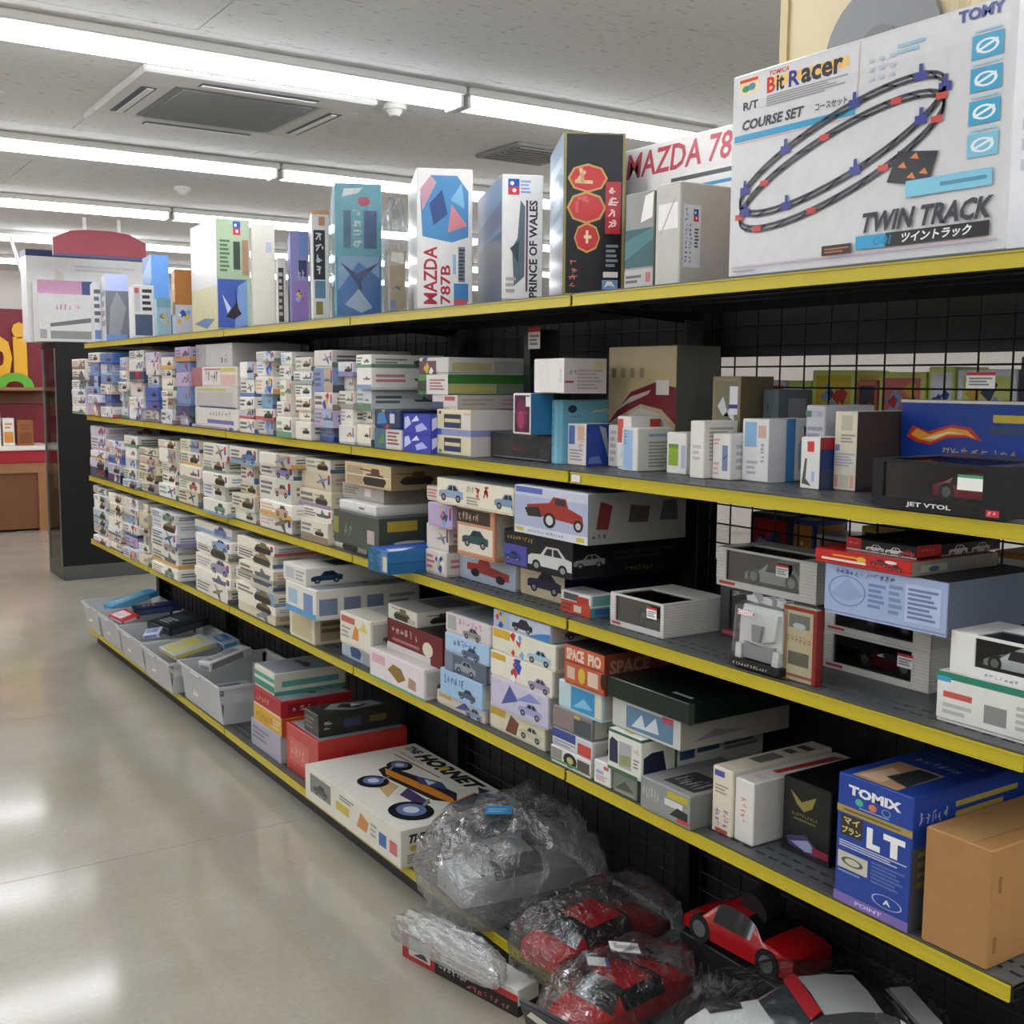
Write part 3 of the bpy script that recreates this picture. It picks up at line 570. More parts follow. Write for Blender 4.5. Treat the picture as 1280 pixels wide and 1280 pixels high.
dbox(5, 271, 313, 272, 3, .40, '#a9bd9e', {'end': L(('r', .02, .02, .9, .46, '#4860b0'), ('p', [(.5, .02), (.9, .05), (.9, .46), (.62, .4)], '#7f9fd0'), ('p', [(.25, .12), (.55, .25), (.52, .4), (.62, .2), (.72, .15), (.5, .1)], '#3a3038'), ('p', [(.15, .32), (.4, .2), (.3, .15)], '#c9d6ea'), *star2(.5, .86, .72, .98), ('b', .1, .52, .4, .82, 8, '#5d7a5f'), ('r', .5, .55, .7, .8, '#46524a'), ('r', .76, .5, .95, .82, '#a8876f')), 'front': L(('r', 0, 0, 1, .4, '#d2cc9a'), ('r', 0, .4, 1, 1, '#d5d8d8'), ('p', [(.1, .08), (.6, .02), (.9, .1), (.5, .12)], '#4a7fae'))}, 'green topped aircraft kit box with blue picture on top shelf', m='gloss')
dbox(5, 219, 240, 336, 12, .17, '#b8763a', {'end': L(('r', 0, 0, 1, .45, '#c2c2cf'), ('rb', .5, .25, .8, R1)), 'front': L(('r', 0, .45, 1, 1, '#dca468'), ('r', .3, .3, 1, .5, '#4a5250'), ('r', 0, 0, 1, .3, '#9fc2d6'), ('e', .55, .75, .2, .06, '#f0ece6'))}, 'orange and brown kit box at the far part of top shelf', inset=.0)
dbox(5, 196, 214, 372, 12, .14, '#9cc4d4', {'end': L(('rb', .5, .4, .8, R1), ('r', 0, .75, 1, 1, '#7fb5cf'))}, 'low pale blue kit box beside the orange box on top shelf', inset=.0)
dbox(5, 166, 193, 356, 11, .2, '#e3e2e0', {'end': L(('r', .1, .05, .9, .45, '#4a5a74'), ('r', .1, .5, .35, .95, '#c9c9cc'), ('b', .45, .5, .9, .95, 4, '#2f3238'), ('r', .1, .85, .3, .95, '#d0606a'))}, 'white kit box with black title near the far end of top shelf', inset=.0)
dbox(5, 132, 161, 342, 9, .26, '#6f7278', {'end': L(('r', 0, .75, 1, 1, '#aeb9de'), ('p', [(.1, .1), (.6, .1), (.9, .5), (.5, .75), (.2, .5)], '#8e8f92'), ('r', .0, .0, .9, .1, '#6f8fc4')), 'front': L(('r', 0, 0, 1, 1, '#d6d6d8'), ('b', .1, .2, .9, .8, 4, '#8a8c92'))}, 'grey photo-fronted kit box second from far end of top shelf', inset=.0)
dbox(5, 117, 127, 352, 9, .2, '#d9dade', {'end': L(('r', .1, .05, .9, .2, '#6f8fc4'), ('b', .1, .3, .9, .9, 5, '#6a6c74'))}, 'narrow white kit box at the very far end of top shelf', inset=.0)
dbox(5, 190, 212, 318, 5, .25, '#5f8fcf', {'front': L(('p', [(0, .5), (1, .7), (1, 1), (0, .8)], '#9fc0ea'))}, 'bright blue box standing behind the orange box on top shelf', inset=.2)
# ---------------------------------------------------------------- small builders used on the shelves
def toy_car(loc, Ln, rz, paint, label, name='toy_car', Hh=.31, Ww=.44, roof=(.40, .72), glassm='darkglass', wing=False, tilt=None, extra=None, hub='steel', cat='toy car', group=None, wheels=True):
    """a model car: lofted body, windows, wheels with hubs; length along local y, nose at +y"""
    H = Ln*Hh; w = Ln*Ww/2; o = empty(name, loc); o.rotation_euler = tilt or (0, 0, rz); tag(o, label, cat, group)
    r0, r1 = roof
    key = [(0, .30, 0), (.02, .42, 0), (.10, .52, 0), (r0-.13, .60, 0), (r0-.03, .90, 1), (r0+.02, .985, 1), ((r0+r1)/2, 1.0, 1), (r1-.02, .96, 1), (r1+.05, .86, 1), (r1+.14, .66, 0), (.96, .63, 0), (1.0, .55, 0), (1.0, .3, 0)]
    key = [k for i, k in enumerate(key)]
    V = []; F = {'body': [], 'win': []}; n = 9
    for t, zt, cab in key:
        y = Ln*(.5-t); tap = 1-.16*max(0, .12-t)/.12-.10*max(0, t-.9)/.1; ww = w*tap
        zt = zt*H; be = min(zt, .60*H); re = ww*(.72 if cab else .9)
        half = [(ww*.97, .14*H), (ww, .34*H), (ww*.985, max(.36*H, be-.02*H) if zt > .4*H else zt*.95), (re, zt-(.02*H if cab else .01*H)), (0, zt+.012*H)]
        pts = [(x, z) for x, z in half]+[(-x, z) for x, z in half[-2::-1]]
        V.append([(x, y, z) for x, z in pts])
    for i in range(len(V)-1):
        c0, c1 = key[i][2], key[i+1][2]
        for j in range(n-1):
            top = j in (3, 4); side = j in (2, 5); k = 'body'
            if side and (c0 and c1): k = 'win'
            if top and c0+c1 == 1: k = 'win'
            if top and c0 and c1 and (key[i][1] < .93 and key[i+1][1] > .93 or key[i+1][1] < .93): k = 'win'
            F[k].append((i*n+j, i*n+j+1, (i+1)*n+j+1, (i+1)*n+j))
    vs = [p for r in V for p in r]
    F['body'] += [tuple(range(n)), tuple(range((len(V)-1)*n, len(V)*n))]
    for k, nm, mm in (('body', 'body', paint), ('win', 'windows', M[glassm])):
        b = MB(); b.v = list(vs); b.f = F[k]; me = b.mesh(nm)
        bm = bmesh.new(); bm.from_mesh(me); bmesh.ops.delete(bm, geom=[v for v in bm.verts if not v.link_faces], context='VERTS'); bm.to_mesh(me); bm.free()
        me.polygons.foreach_set('use_smooth', [True]*len(me.polygons)); me.set_sharp_from_angle(angle=math.radians(38))
        link(nm, me, mm, o)
    if wheels:
        R = .105*Ln*.95
        for sx in (-1, 1):
            for t in (.19, .80):
                y = Ln*(.5-t); b = MB().cyl((sx*(w*.72), y, R), (sx*(w*1.01), y, R), R, 20).build('wheel', M['rubber'], o)
                MB().cyl((sx*(w*1.0), y, R), (sx*(w*1.025), y, R), R*.6, 14).build('hub', M[hub], b)
    if wing:
        MB().box(-w*.7, -Ln*.47, H*.72, w*.7, -Ln*.38, H*.74, .001).box(-w*.55, -Ln*.45, H*.6, -w*.5, -Ln*.40, H*.725).box(w*.5, -Ln*.45, H*.6, w*.55, -Ln*.40, H*.725).build('rear_wing', paint, o)
    return o, H, w
def sticker(parent, p, u, v, w, h, ops, name='price_tag', col='#efeeea'):
    """a flat paper tag lying on a surface: corner p, unit directions u and v"""
    A = Art(); A.O = Vector(p); A.U = Vector(u).normalized(); A.V = Vector(v).normalized(); A.N = A.U.cross(A.V); A.w = w; A.h = h; A.L = 8; A.hold = False
    A.rect(0, 0, 1, 1, col); L(*ops)(A); return A.build(parent, M['card'], name)
TAG = (('r', 0, .8, 1, 1, '#c8323a'), ('b', .1, .15, .9, .7, 3, '#8a8a8c'))
paints = {k: mat(k+'_model_paint', c, .25, 0, .6, coat=.6) for k, c in (('red', '#a3182a'), ('silver', '#b5b8ba'), ('black', '#16171a'), ('white', '#e6e6e4'), ('maroon', '#5a1420'), ('navy', '#1b2444'))}
def window_box(sh, xl, xr, yt, label, carlabel, paint, inset=.02, depth=.2, z0=None, yb=None, ribbed=True, col='#cfcdc6', name='window_box', fr=(.10, .16, .17), tagpos=None, arts=None, topfilm=True, carlen=.72, m='card'):
    x0, x1, y0, y1, a, b = place(sh, xl, xr, yt, inset, depth, z0, None, yb)
    dx, dy, dz = x1-x0, y1-y0-.001, b-a-.0005; o = empty(name, ((x0+x1)/2, (y0+y1)/2, a)); tag(o, label, 'box')
    X, Y, lf, rt, bt = dx/2, dy/2, fr[0]*dy, fr[1]*dy, fr[2]*dz
    s = MB(); s.box(-X, -Y, 0, X, Y, .003); s.box(X-.003, -Y, .003, X, Y, dz); s.box(-X, -Y, .003, X-.003, -Y+.003, dz); s.box(-X, Y-.003, .003, X-.003, Y, dz)
    s.box(-X, -Y+.003, .003, -X+.003, -Y+rt, dz); s.box(-X, Y-lf, .003, -X+.003, Y-.003, dz); s.box(-X, -Y+rt, .003, -X+.003, Y-lf, bt); s.box(-X, -Y+rt, dz-.005, -X+.003, Y-lf, dz)
    s.box(-X+.003+dx*.55, -Y+.003, dz-.003, X-.003, Y-.003, dz); s.box(-X+.003, -Y+.003, dz-.003, -X+.003+dx*.55, -Y+rt, dz); s.box(-X+.003, Y-lf, dz-.003, -X+.003+dx*.55, Y-.003, dz)
    s.build('shell', M[m], o, col)
    MB().box(-X+.02, -Y+.005, .004, X-.004, Y-.005, .010).box(X-.012, -Y+.005, .01, X-.005, Y-.005, dz-.006).box(-X+.006, Y-.0065, .01, X-.012, Y-.004, dz-.004).box(-X+.006, -Y+.004, .01, X-.012, -Y+.0065, dz-.004).build('backing', M['black'], o)
    MB().box(-X+.0032, -Y+rt, bt, -X+.0040, Y-lf, dz-.005).build('window', M['film'], o)
    if topfilm: MB().box(-X+.004, -Y+rt, dz-.0028, -X+.003+dx*.55, Y-lf, dz-.002).build('top_window', M['film'], o)
    if ribbed:
        n = 11; r = MB()
        for i in range(n):
            z = dz*(.06+.9*i/n); h = dz*.9/n*.5
            r.box(-X-.0012, -Y-.0012, z, -X, -Y+rt*.92, z+h); r.box(-X-.0012, -Y-.0012, z, X*.98, -Y, z+h)
            if z > bt: r.box(-X-.0012, Y-lf*.92, z, -X, Y, z+h)
        tag(r.build('ribs', M[m], o, '#dbd9d2'), kind='stuff')
    A = Art()
    A.face('front', dx, dy, dz)
    for q in (arts or (('r', .03, .05, .2, .13, '#b5464a'),)): L(q)(A)
    A.build(o, M[m])
    if tagpos: sticker(o, (-X-.0015, Y-dy*tagpos[0], dz*tagpos[1]), (0, -1, 0), (0, 0, 1), min(.035, dy*.18), min(.026, dz*.35), TAG)
    if carlabel:
        cl = min(dy*carlen, dx*2.2, (dz-bt-.012)/.33)
        toy_car(((x0+x1)/2-.01, (y0+y1)/2, a+.0105), cl, math.pi if sh == 4 else 0, paint, carlabel)
    return o, b, (x0, x1, y0, y1)
# ---------------------------------------------------------------- second shelf, near half
window_box(4, 1090, 1258, 584, 'black window box with white title lying at the near end of second shelf', 'red and white model car inside the black window box', paints['red'], -.012, .27, ribbed=False, col='#1a1b1f', fr=(.09, .16, .22), carlen=.6, m='gloss',
    arts=[('t', 'JET VTOL', .28, .045, .62, .16, '#d8d8d6', 0, .03), ('r', .87, .03, .96, .16, '#c83a40'), ('g', .88, .05, .95, .14, 2, '#efd0d0'), ('r', .66, .5, .84, .8, '#eceee8'), ('r', .66, .74, .84, .8, '#4a9a6a')])
hw, zz = fbox(4, 1124, 1320, 503, '#1c3f94', {'front': L(('r', 0, .97, 1, 1, '#d9d4bd'), ('p', [(.05, .60), (.09, .72), (.2, .66), (.35, .74), (.48, .72), (.56, .58), (.46, .62), (.33, .60), (.22, .52), (.12, .54)], '#c8382c'), ('p', [(.08, .62), (.12, .69), (.21, .63), (.35, .71), (.46, .69), (.52, .60), (.45, .64), (.33, .63), (.22, .55), (.14, .57)], '#e8a23a'), ('p', [(.16, .58), (.24, .58), (.34, .65), (.44, .65), (.34, .67), (.22, .61)], '#f0e0c0'), ('r', .62, .78, .98, .86, '#c9b23a'), ('r', .6, .66, 1, .74, '#3b4a6a'), ('g', .3, .44, .8, .5, 8, '#c9b878')),
    'end': L(('r', 0, 0, 1, 1, '#d5d0c0'), ('r', .1, .3, .9, .8, '#5a7fae'))}, 'blue carded toy car pack with flame logo behind the black window box', .28, .085, name='toy_pack', lid=False, m='gloss')
sticker(hw, (-.0432, .02, .20), (0, -1, 0), (0, 0, 1), .06, .03, TAG)
fbox(4, 1042, 1090, 515, '#ded8c2', {'front': L(('r', .3, .76, .78, .95, '#c2beaa'), ('b', .3, .6, .9, .72, 3, '#9c9a8c'), ('r', .06, .5, .26, .58, '#7a80b8'), ('b', .06, .3, .9, .48, 5, '#a9aec0'), ('r', .06, .04, .24, .2, '#dba596'), ('r', .76, .04, .92, .2, '#dba596'), ('r', .3, .04, .7, .2, '#c6c2b2')), 'end': L(('r', 0, 0, 1, 1, '#4a4038'))},
    'tall cream carton with faint printing beside the black window box', .03, .2, lid=False, name='carton', yb=617)
fbox(4, 1000, 1026, 547, '#e8e7e4', {'front': L(('r', .35, .72, .7, .92, '#d8443c'), ('p', [(.1, .1), (.25, .6), (.35, .58), (.3, .2), (.6, .06)], '#5a5850'), ('r', .6, .15, .75, .35, '#a8bfe0')), 'end': L(('r', 0, .78, 1, 1, '#a3262c'), ('r', 0, .4, 1, .78, '#28366f'), ('r', 0, 0, 1, .4, '#3a4560'))}, 'small white box with red square and dark blue side on second shelf', .0, .08, lid=False, name='carton', yb=613)
fbox(4, 1006, 1086, 508, '#c4c2cc', {'front': L(('r', 0, .86, 1, .93, '#b9b7c2'), ('r', .02, .85, .3, .93, '#4f7f62'), ('g', .6, .86, .85, .92, 6, '#4a4a58'), ('b', .1, .5, .9, .75, 3, '#9a98a8'))}, 'lilac white box with green strip standing behind the cream carton', .19, .15, name='kit_box')
def jetbox(A):
    A.rect(.0, .0, .36, 1, '#dddedf'); A.rect(.34, 0, .52, 1, '#4a8ac4'); A.poly([(.66, .08), (.72, .5), (.68, .9), (.9, .75), (.88, .4), (.8, .1)], '#3f6a80'); A.poly([(.58, .6), (.78, .8), (.75, .3), (.6, .15)], '#8fb6c6')
fbox(4, 927, 961, 524, '#e4e4e2', {'front': L(('r', .1, .55, .55, .95, '#8fb8dc'), ('r', .6, .7, .9, .9, '#d8b0a4'), ('g', .7, .3, .86, .62, 5, '#3b4880', True), ('b', .2, .1, .6, .35, 3, '#b5b8be')), 'end': jetbox, 'top': L(('b', .1, .3, .9, .7, 3, '#a9c4d8'))}, 'white and blue jet kit box with slanted top corner on second shelf', .0, .15, lid=False, name='kit_box', yb=604)
fbox(4, 890, 922, 543, '#e6e3de', {'front': L(('r', .55, .2, .85, .75, '#7f88b0'), ('b', .1, .75, .4, .9, 2, '#d8a0a0'), ('b', .08, .08, .4, .4, 3, '#dcb0b4'), ('l', .6, .45, .85, .55, .002, '#3a3f60')), 'end': L(('b', .2, .2, .8, .8, 4, '#b9bcc8'))}, 'small white box with slate blue panel and pink print on second shelf', .0, .08, lid=False, name='carton', yb=602)
fbox(4, 862, 880, 526, '#e6e4db', {'front': L(('b', .2, .3, .8, .6, 3, '#c2c0c4')), 'end': L(('b', .15, .3, .85, .9, 9, '#b0ada6'), ('r', .3, .06, .45, .16, '#3a3a38'))}, 'white carton with rows of grey print on its side, second shelf', .0, .1, lid=False, name='carton', yb=599)
fbox(4, 833, 858, 541, '#e9e8e3', {'front': L(('r', .1, .2, .6, .72, '#8fb53a'), ('r', .1, .62, .6, .72, '#6f9a34'), ('r', .75, .15, .95, .7, '#b9bfd4'))}, 'small white box with lime green panel on second shelf', .0, .07, lid=False, name='carton', yb=594)
fbox(4, 777, 797, 535, '#e2e1da', {'front': L(('r', .1, .04, .7, .95, '#9fbfe2'), ('g', .1, .6, .4, .95, 5, '#6a6f7c', True)), 'end': L(('r', .3, .8, .8, .86, '#8fb2d6'), ('b', .3, .08, .9, .7, 8, '#a9ac9e'))}, 'white carton with pale blue edge and lines of text on second shelf', .0, .11, lid=False, name='carton', yb=590)
fbox(4, 771, 800, 521, '#e9e7e2', {'front': L(('r', .05, .5, .45, .95, '#cc5a50'), ('p', [(.3, .2), (.9, .3), (.9, .8), (.4, .7)], '#b9cfe0')), 'end': L(('r', .1, .3, .5, .8, '#7f86ae'), ('r', .65, .6, 1, .95, '#c8423c'))}, 'white kit box with red corner lying behind the lined carton', .125, .09, name='kit_box')
fbox(4, 760, 773, 531, '#d9d8d4', {'front': L(('b', .2, .1, .8, .9, 5, '#b4b2b0'))}, 'very narrow grey white box beside the dark blue jet box', .04, .06, lid=False, name='carton', yb=584)
fbox(4, 709, 733, 530, '#e2ddd8', {'front': L(('r', .08, .5, .4, .95, '#5a72b4'), ('r', .55, .6, .9, .95, '#dcb49c'), ('g', .6, .25, .85, .6, 5, '#7a4a52', True), ('b', .15, .1, .8, .4, 4, '#a5a2a4')), 'end': L(('r', 0, 0, 1, 1, '#2f47a0'), ('p', [(.4, .95), (.6, .9), (.75, .25), (.68, .2)], '#a9b0b4'), ('p', [(.05, .05), (.5, .05), (.4, .25), (.1, .2)], '#6f84c0'))}, 'white and dark blue jet kit box on second shelf', .0, .1, lid=False, name='kit_box', yb=583)
fbox(4, 689, 706, 500, '#6fb0c8', {'front': L(('r', .3, 0, .55, 1, '#8fc4d0'), ('b', .05, .1, .25, .9, 6, '#5a98b4')), 'end': L(('e', .16, .86, .07, .06, '#2b2f4a'), ('g', .14, .72, .32, .78, 4, '#4a6aa8'), ('p', [(.45, .8), (.9, .84), (.95, .88), (.5, .84)], '#c8bfa4'), ('r', 0, 0, 1, .1, '#7fb8c8'))}, 'large light blue boxed kit with round dark logo on second shelf', .01, .2, lid=False, name='kit_box', yb=581)
gl, zg = fbox(4, 613, 688, 545, '#3a3b3d', {'front': L(('r', .05, .1, .4, .8, '#4f4a48'), ('p', [(.3, .3), (.5, .6), (.7, .35)], '#5a2f34'), ('r', .05, .05, .95, .1, '#8a8b8c'))}, 'low clear-topped black display box under the magenta box', .005, .13, name='display_box', m='gloss', wrap=True, yb=579, lid=False)
mg_, zm_ = fbox(4, 641, 686, 492, '#dcd4d8', {'front': L(('r', .1, .05, .93, .95, '#4a1a38'), ('e', .48, .45, .3, .4, '#6f2148'), ('e', .45, .35, .18, .22, '#a33a62'), ('g', .15, .48, .85, .56, 7, '#c0617f'), ('r', .72, .68, .97, .92, '#e9e2dc')), 'end': L(('r', 0, 0, 1, 1, '#2f6f9a'))}, 'white framed box with magenta picture on top of black display box', .02, .07, z0=zg+.004, lid=False, m='gloss', name='toy_box')
o = carton('carton', (.12, .155, .085), '#e6e4e0', (FX+.10, Ysol(712, FX+.10, 1.57), zm_+.001), 0, {'end': L(('r', .0, .0, 1, 1, '#c4bebe'), ('r', .02, .3, .22, .36, '#9a4a52'), ('g', .1, .55, .3, .7, 2, '#5a5a60'), ('b', .3, .1, .9, .7, 6, '#a49a9a'), ('r', .7, .7, .95, .9, '#c9b98a')), 'front': L(('r', .84, .3, .93, .7, '#d4d4d2')), 'top': L(('r', .02, .02, .98, .98, '#dedcd8'))}, False, 'gloss', 'glossy white carton set askew on top of the magenta and blue boxes', 'box', tilt=(0, 0, math.radians(-6)))
cb, zz = fbox(4, 722, 845, 431, '#b3a27e', {'front': L(('r', .05, .74, .12, .82, '#6f5f48'), ('r', .2, .74, .26, .82, '#8a7a60'), ('r', .34, .74, .40, .82, '#8a7a60'), ('r', .48, .74, .54, .82, '#8a7a60'), ('p', [(0, .34), (.35, .62), (.7, .70), (1, .66), (1, .36), (.8, .48), (.5, .52), (.2, .42)], '#6f1d28'), ('p', [(.05, .42), (.35, .58), (.65, .64), (.6, .6), (.3, .52)], '#b9aaa4'), ('p', [(0, .02), (0, .2), (.25, .4), (.5, .49), (.78, .44), (.98, .3), (1, .02)], '#b9b4ae'), ('r', .72, .6, .9, .72, '#cfc8c4'), ('e', .68, .2, .05, .05, '#6a665f')), 'end': L(('r', 0, 0, 1, 1, '#6c6c68'))}, 'big cream box with dark red swoosh at the back of second shelf', .225, .14, lid=False, name='toy_box')
fbox(4, 889, 925, 470, '#8a7f62', {'front': L(('r', .1, .05, .9, .45, '#4d5654'), ('r', .1, .48, .9, .95, '#7a735c'), ('p', [(.2, .7), (.4, .8), (.6, .6), (.8, .55), (.75, .72), (.4, .6)], '#c9ccd2'), ('r', .62, .62, .9, .9, '#dcdce2'), ('r', .6, .68, .9, .72, '#3a4488')), 'end': L(('r', 0, 0, 1, 1, '#6a6148'))}, 'brown green clear-fronted toy box at the back of second shelf', .2, .1, lid=False, name='toy_box', m='gloss')
fbox(4, 952, 1004, 487, '#5b6668', {'front': L(('r', .3, 0, .95, .5, '#2f3a78'), ('e', .35, .8, .06, .05, '#3a4446')), 'end': L(('r', .3, .55, .8, .9, '#8a8c94'))}, 'metallic grey box with dark blue label at the back of second shelf', .255, .11, lid=False, name='toy_box', m='gloss')
# train box pair and its neighbours
def trains(A):
    A.rect(0, .43, 1, .57, '#2f62a4'); A.rect(.14, .43, 1, .57, '#8a93c2')
    for y in (.08, .6):
        A.rect(.22, y, .72, y+.3, '#33343a'); A.rect(.24, y+.12, .70, y+.2, '#cfc79f'); A.rect(.22, y, .72, y+.1, '#2b3566')
    A.ell(.1, .93, .04, .04, '#6a3a44'); A.poly([(.06, .05), (.14, .04), (.16, .1), (.08, .12)], '#7a8f5a'); A.rect(.76, .6, .98, .95, '#d9d2cc'); A.rect(.8, .9, .98, .93, '#d8a08a')
tb, zt_ = fbox(4, 546, 611, 514, '#d9d0ac', {'front': trains, 'end': L(('r', 0, 0, 1, 1, '#d2ccc6'), ('r', 0, .43, 1, .57, '#8a93c2'))}, 'cream train set box with two dark windows and a blue band', .02, .14, name='toy_box', lid=False)
tins = L(('r', 0, 0, 1, 1, '#3f48b0'), ('p', [(.05, .2), (.3, .5), (.2, .9), (.05, .8)], '#c9cdf0'), ('p', [(.5, .1), (.9, .3), (.7, .6), (.45, .4)], '#b4baf0'), ('p', [(.3, .6), (.6, .7), (.5, .95)], '#dfe2f8'))
t1, z_ = fbox(4, 504, 543, 545, '#4a52b4', {'front': tins, 'end': tins}, 'lower of two blue and white patterned boxes beside the train set', .0, .1, name='toy_box', lid=False, m='gloss')
fbox(4, 504, 543, 519, '#4a52b4', {'front': tins, 'end': tins}, 'upper of two blue and white patterned boxes beside the train set', .0, .1, z0=z_+.0003, name='toy_box', lid=False, m='gloss')
t1, z_ = fbox(4, 468, 501, 537, '#d6d6d2', {'front': L(('r', 0, 0, .45, 1, '#4f6f7f'), ('p', [(.1, .2), (.4, .3), (.35, .8)], '#5f8a4a'), ('b', .5, .2, .95, .9, 4, '#9a5a50'))}, 'white box with green and blue picture jutting over the yellow rail', -.006, .16, name='kit_box')
fbox(4, 468, 500, 513, '#26385c', {'front': L(('rb', .45, .5, .6, R1), ('p', [(.1, .2), (.5, .3), (.4, .9), (.15, .8)], '#4a86b8'), ('r', .62, .3, .8, .8, '#c9ccd0'))}, 'dark blue picture box on top of the jutting white box', -.01, .16, z0=z_+.0003, name='kit_box')
z_ = zt_+.0004
b1, z1_ = fbox(4, 540, 572, 494, '#cfc7c4', {'front': L(('r', 0, 0, .45, .5, '#3f4a6a'), ('r', .5, .6, .9, .9, '#b55a5a')), 'end': L(('r', 0, 0, 1, 1, '#b9b2b4'), ('b', .05, .2, .4, .8, 2, '#a59a8a'), ('b', .5, .2, .95, .8, 2, '#b58a8a'))}, 'long pale box lying across the train set and patterned boxes', .04, .3, z0=z_, name='kit_box')
b1, z2_ = fbox(4, 522, 560, 468, '#4f8a4a', {'front': L(('r', .3, 0, 1, 1, '#d8d6d2'), ('r', 0, .15, .3, .7, '#3a3f3a'), ('b', .4, .2, .9, .8, 4, '#b06a6a')), 'end': L(('r', 0, 0, 1, 1, '#3f7a38'), ('r', 0, .05, .55, .55, '#a9ae86'), ('r', .56, .05, 1, .55, '#7f8a7a'), ('b', .02, .15, .5, .45, 1, '#c9b84a'))}, 'long green box second from top in the stack above train set', .04, .3, z0=z1_+.0003, name='kit_box')
fbox(4, 524, 560, 446, '#d2d0cc', {'front': L(('r', 0, 0, .6, .8, '#6a3a4a'), ('rb', .3, .4, .4, R1)), 'end': L(('r', .05, .2, .5, .7, '#c2ba8a'), ('r', .52, .1, 1, .8, '#b5b3b2'))}, 'long white box topmost of the stack above train set', .05, .3, z0=z2_+.0003, name='kit_box')
# dark box with a price tag and a small green box further back
dk, zz = fbox(4, 627, 662, 411, '#26292b', {'front': L(('g', .05, .6, .9, .75, 6, '#5f6866')), 'end': L(('g', .05, .55, .6, .75, 5, '#555e5c'))}, 'tall dark carton with a red topped price tag at the back of second shelf', .26, .1, lid=False, name='carton')
sticker(dk, (-.051, -.01, .30), (0, -1, 0), (0, 0, 1), .06, .06, TAG)
# far half of the second shelf: stacks of small kits
cols4 = [(89, 108, 448, 6), (109, 124, 436, 6), (125, 141, 441, 6), (142, 160, 446, 6), (161, 180, 434, 6), (181, 199, 440, 6), (200, 217, 446, 6), (218, 238, 432, 6)]
for i, (a, b, t, n) in enumerate(cols4): pile(4, a, b, t, n, 'color' if i % 3 else 'white', -.03 if i < 3 else .0, .28, seed=i)
b1, z_ = fbox(4, 240, 296, 538, '#cfcac6', {'front': L(('r', .05, .1, .8, .9, '#a58f9c'), ('r', .84, 0, .93, 1, '#5a5f94'))}, 'white based lilac picture box lowest of the wide stack on second shelf', .0, .25)
b1, z_ = fbox(4, 238, 298, 512, '#dad6cd', {'front': L(('r', .3, .12, .9, .35, '#6a6fa4'), ('g', .35, .55, .85, .8, 7, '#8a8880'))}, 'wide white box with violet script second up in the wide stack', .01, .3, z0=z_+.0004)
b1, z_ = fbox(4, 239, 297, 484, '#c6c3be', {'front': L(('r', .08, .8, .75, .92, '#c2b85a'), ('r', .05, .1, .9, .75, '#b9b6b2'), ('r', .1, .0, .95, .08, '#4a4f88'))}, 'wide grey box with yellow stripe third up in the wide stack', .01, .3, z0=z_+.0004)
b1, z_ = fbox(4, 237, 296, 458, '#d9d5ce', {'front': L(('r', .0, .0, .25, 1, '#a3686a'), ('g', .32, .2, .62, .85, 5, '#55524e'), ('b', .3, .82, .65, .95, 1, '#b5585a'), ('r', .65, .75, .98, .95, '#c9c05a'), ('r', .66, .1, .98, .6, '#d8b0a4'))}, 'wide white box with black characters fourth up in the wide stack', .01, .3, z0=z_+.0004)
fbox(4, 216, 290, 428, '#c2c0be', {'front': L(('r', 0, 0, .3, 1, '#a9a8a8'), ('g', .05, .3, .28, .8, 3, '#77777a'), ('g', .7, .1, .9, .5, 2, '#6a3a44'))}, 'long grey box topmost of the wide stack on second shelf', .03, .3, z0=z_+.0004)
for i, (a, b, t, n) in enumerate([(299, 318, 452, 5), (319, 343, 439, 6), (344, 366, 440, 5), (367, 391, 446, 6), (392, 418, 437, 5), (419, 443, 452, 5), (444, 466, 443, 5)]): pile(4, a, b, t, n, ['white', 'color', 'white'][i % 3], .0 if i < 5 else .02, .3, seed=20+i)
# ---------------------------------------------------------------- third shelf
gb, z_ = fbox(3, 1170, 1330, 876, '#dfe0da', {'front': L(('r', 0, .86, 1, 1, '#2f7f6a'), ('r', 0, .8, .12, .9, '#3fa0c4'), ('r', .06, .5, .3, .62, '#c85a50'), ('r', .4, .2, .58, .55, '#8a8c88'), ('b', .06, .15, .3, .42, 2, '#b9bbb5'), ('b', .65, .2, .98, .7, 4, '#b4b6b2')), 'end': L(('r', 0, .86, 1, 1, '#2f7f6a'))}, 'flat white box with green top edge at the near end of third shelf', .035, .16, name='toy_box', yb=None)
window_box(3, 1188, 1335, 818, 'white window box standing on the green edged box', 'white model car inside the white window box', paints['white'], .04, .13, z0=z_+.0004, ribbed=False, col='#e4e4e0', fr=(.22, .2, .24), carlen=.66, arts=[('g', .32, .06, .62, .15, 7, '#5a86c0')])
o, z_, e1 = window_box(3, 1029, 1162, 817, 'lower of two grey ribbed window boxes stacked under the blue box', 'dark red model car in the lower ribbed window box', paints['maroon'], .05, .15, yb=868, tagpos=(.72, .5))
o, z_, e1 = window_box(3, 1031, 1165, 772, 'upper of two grey ribbed window boxes stacked under the blue box', 'black model car in the upper ribbed window box', paints['black'], e1[0]-FX, .15, z0=z_+.0004, tagpos=(.8, .6))
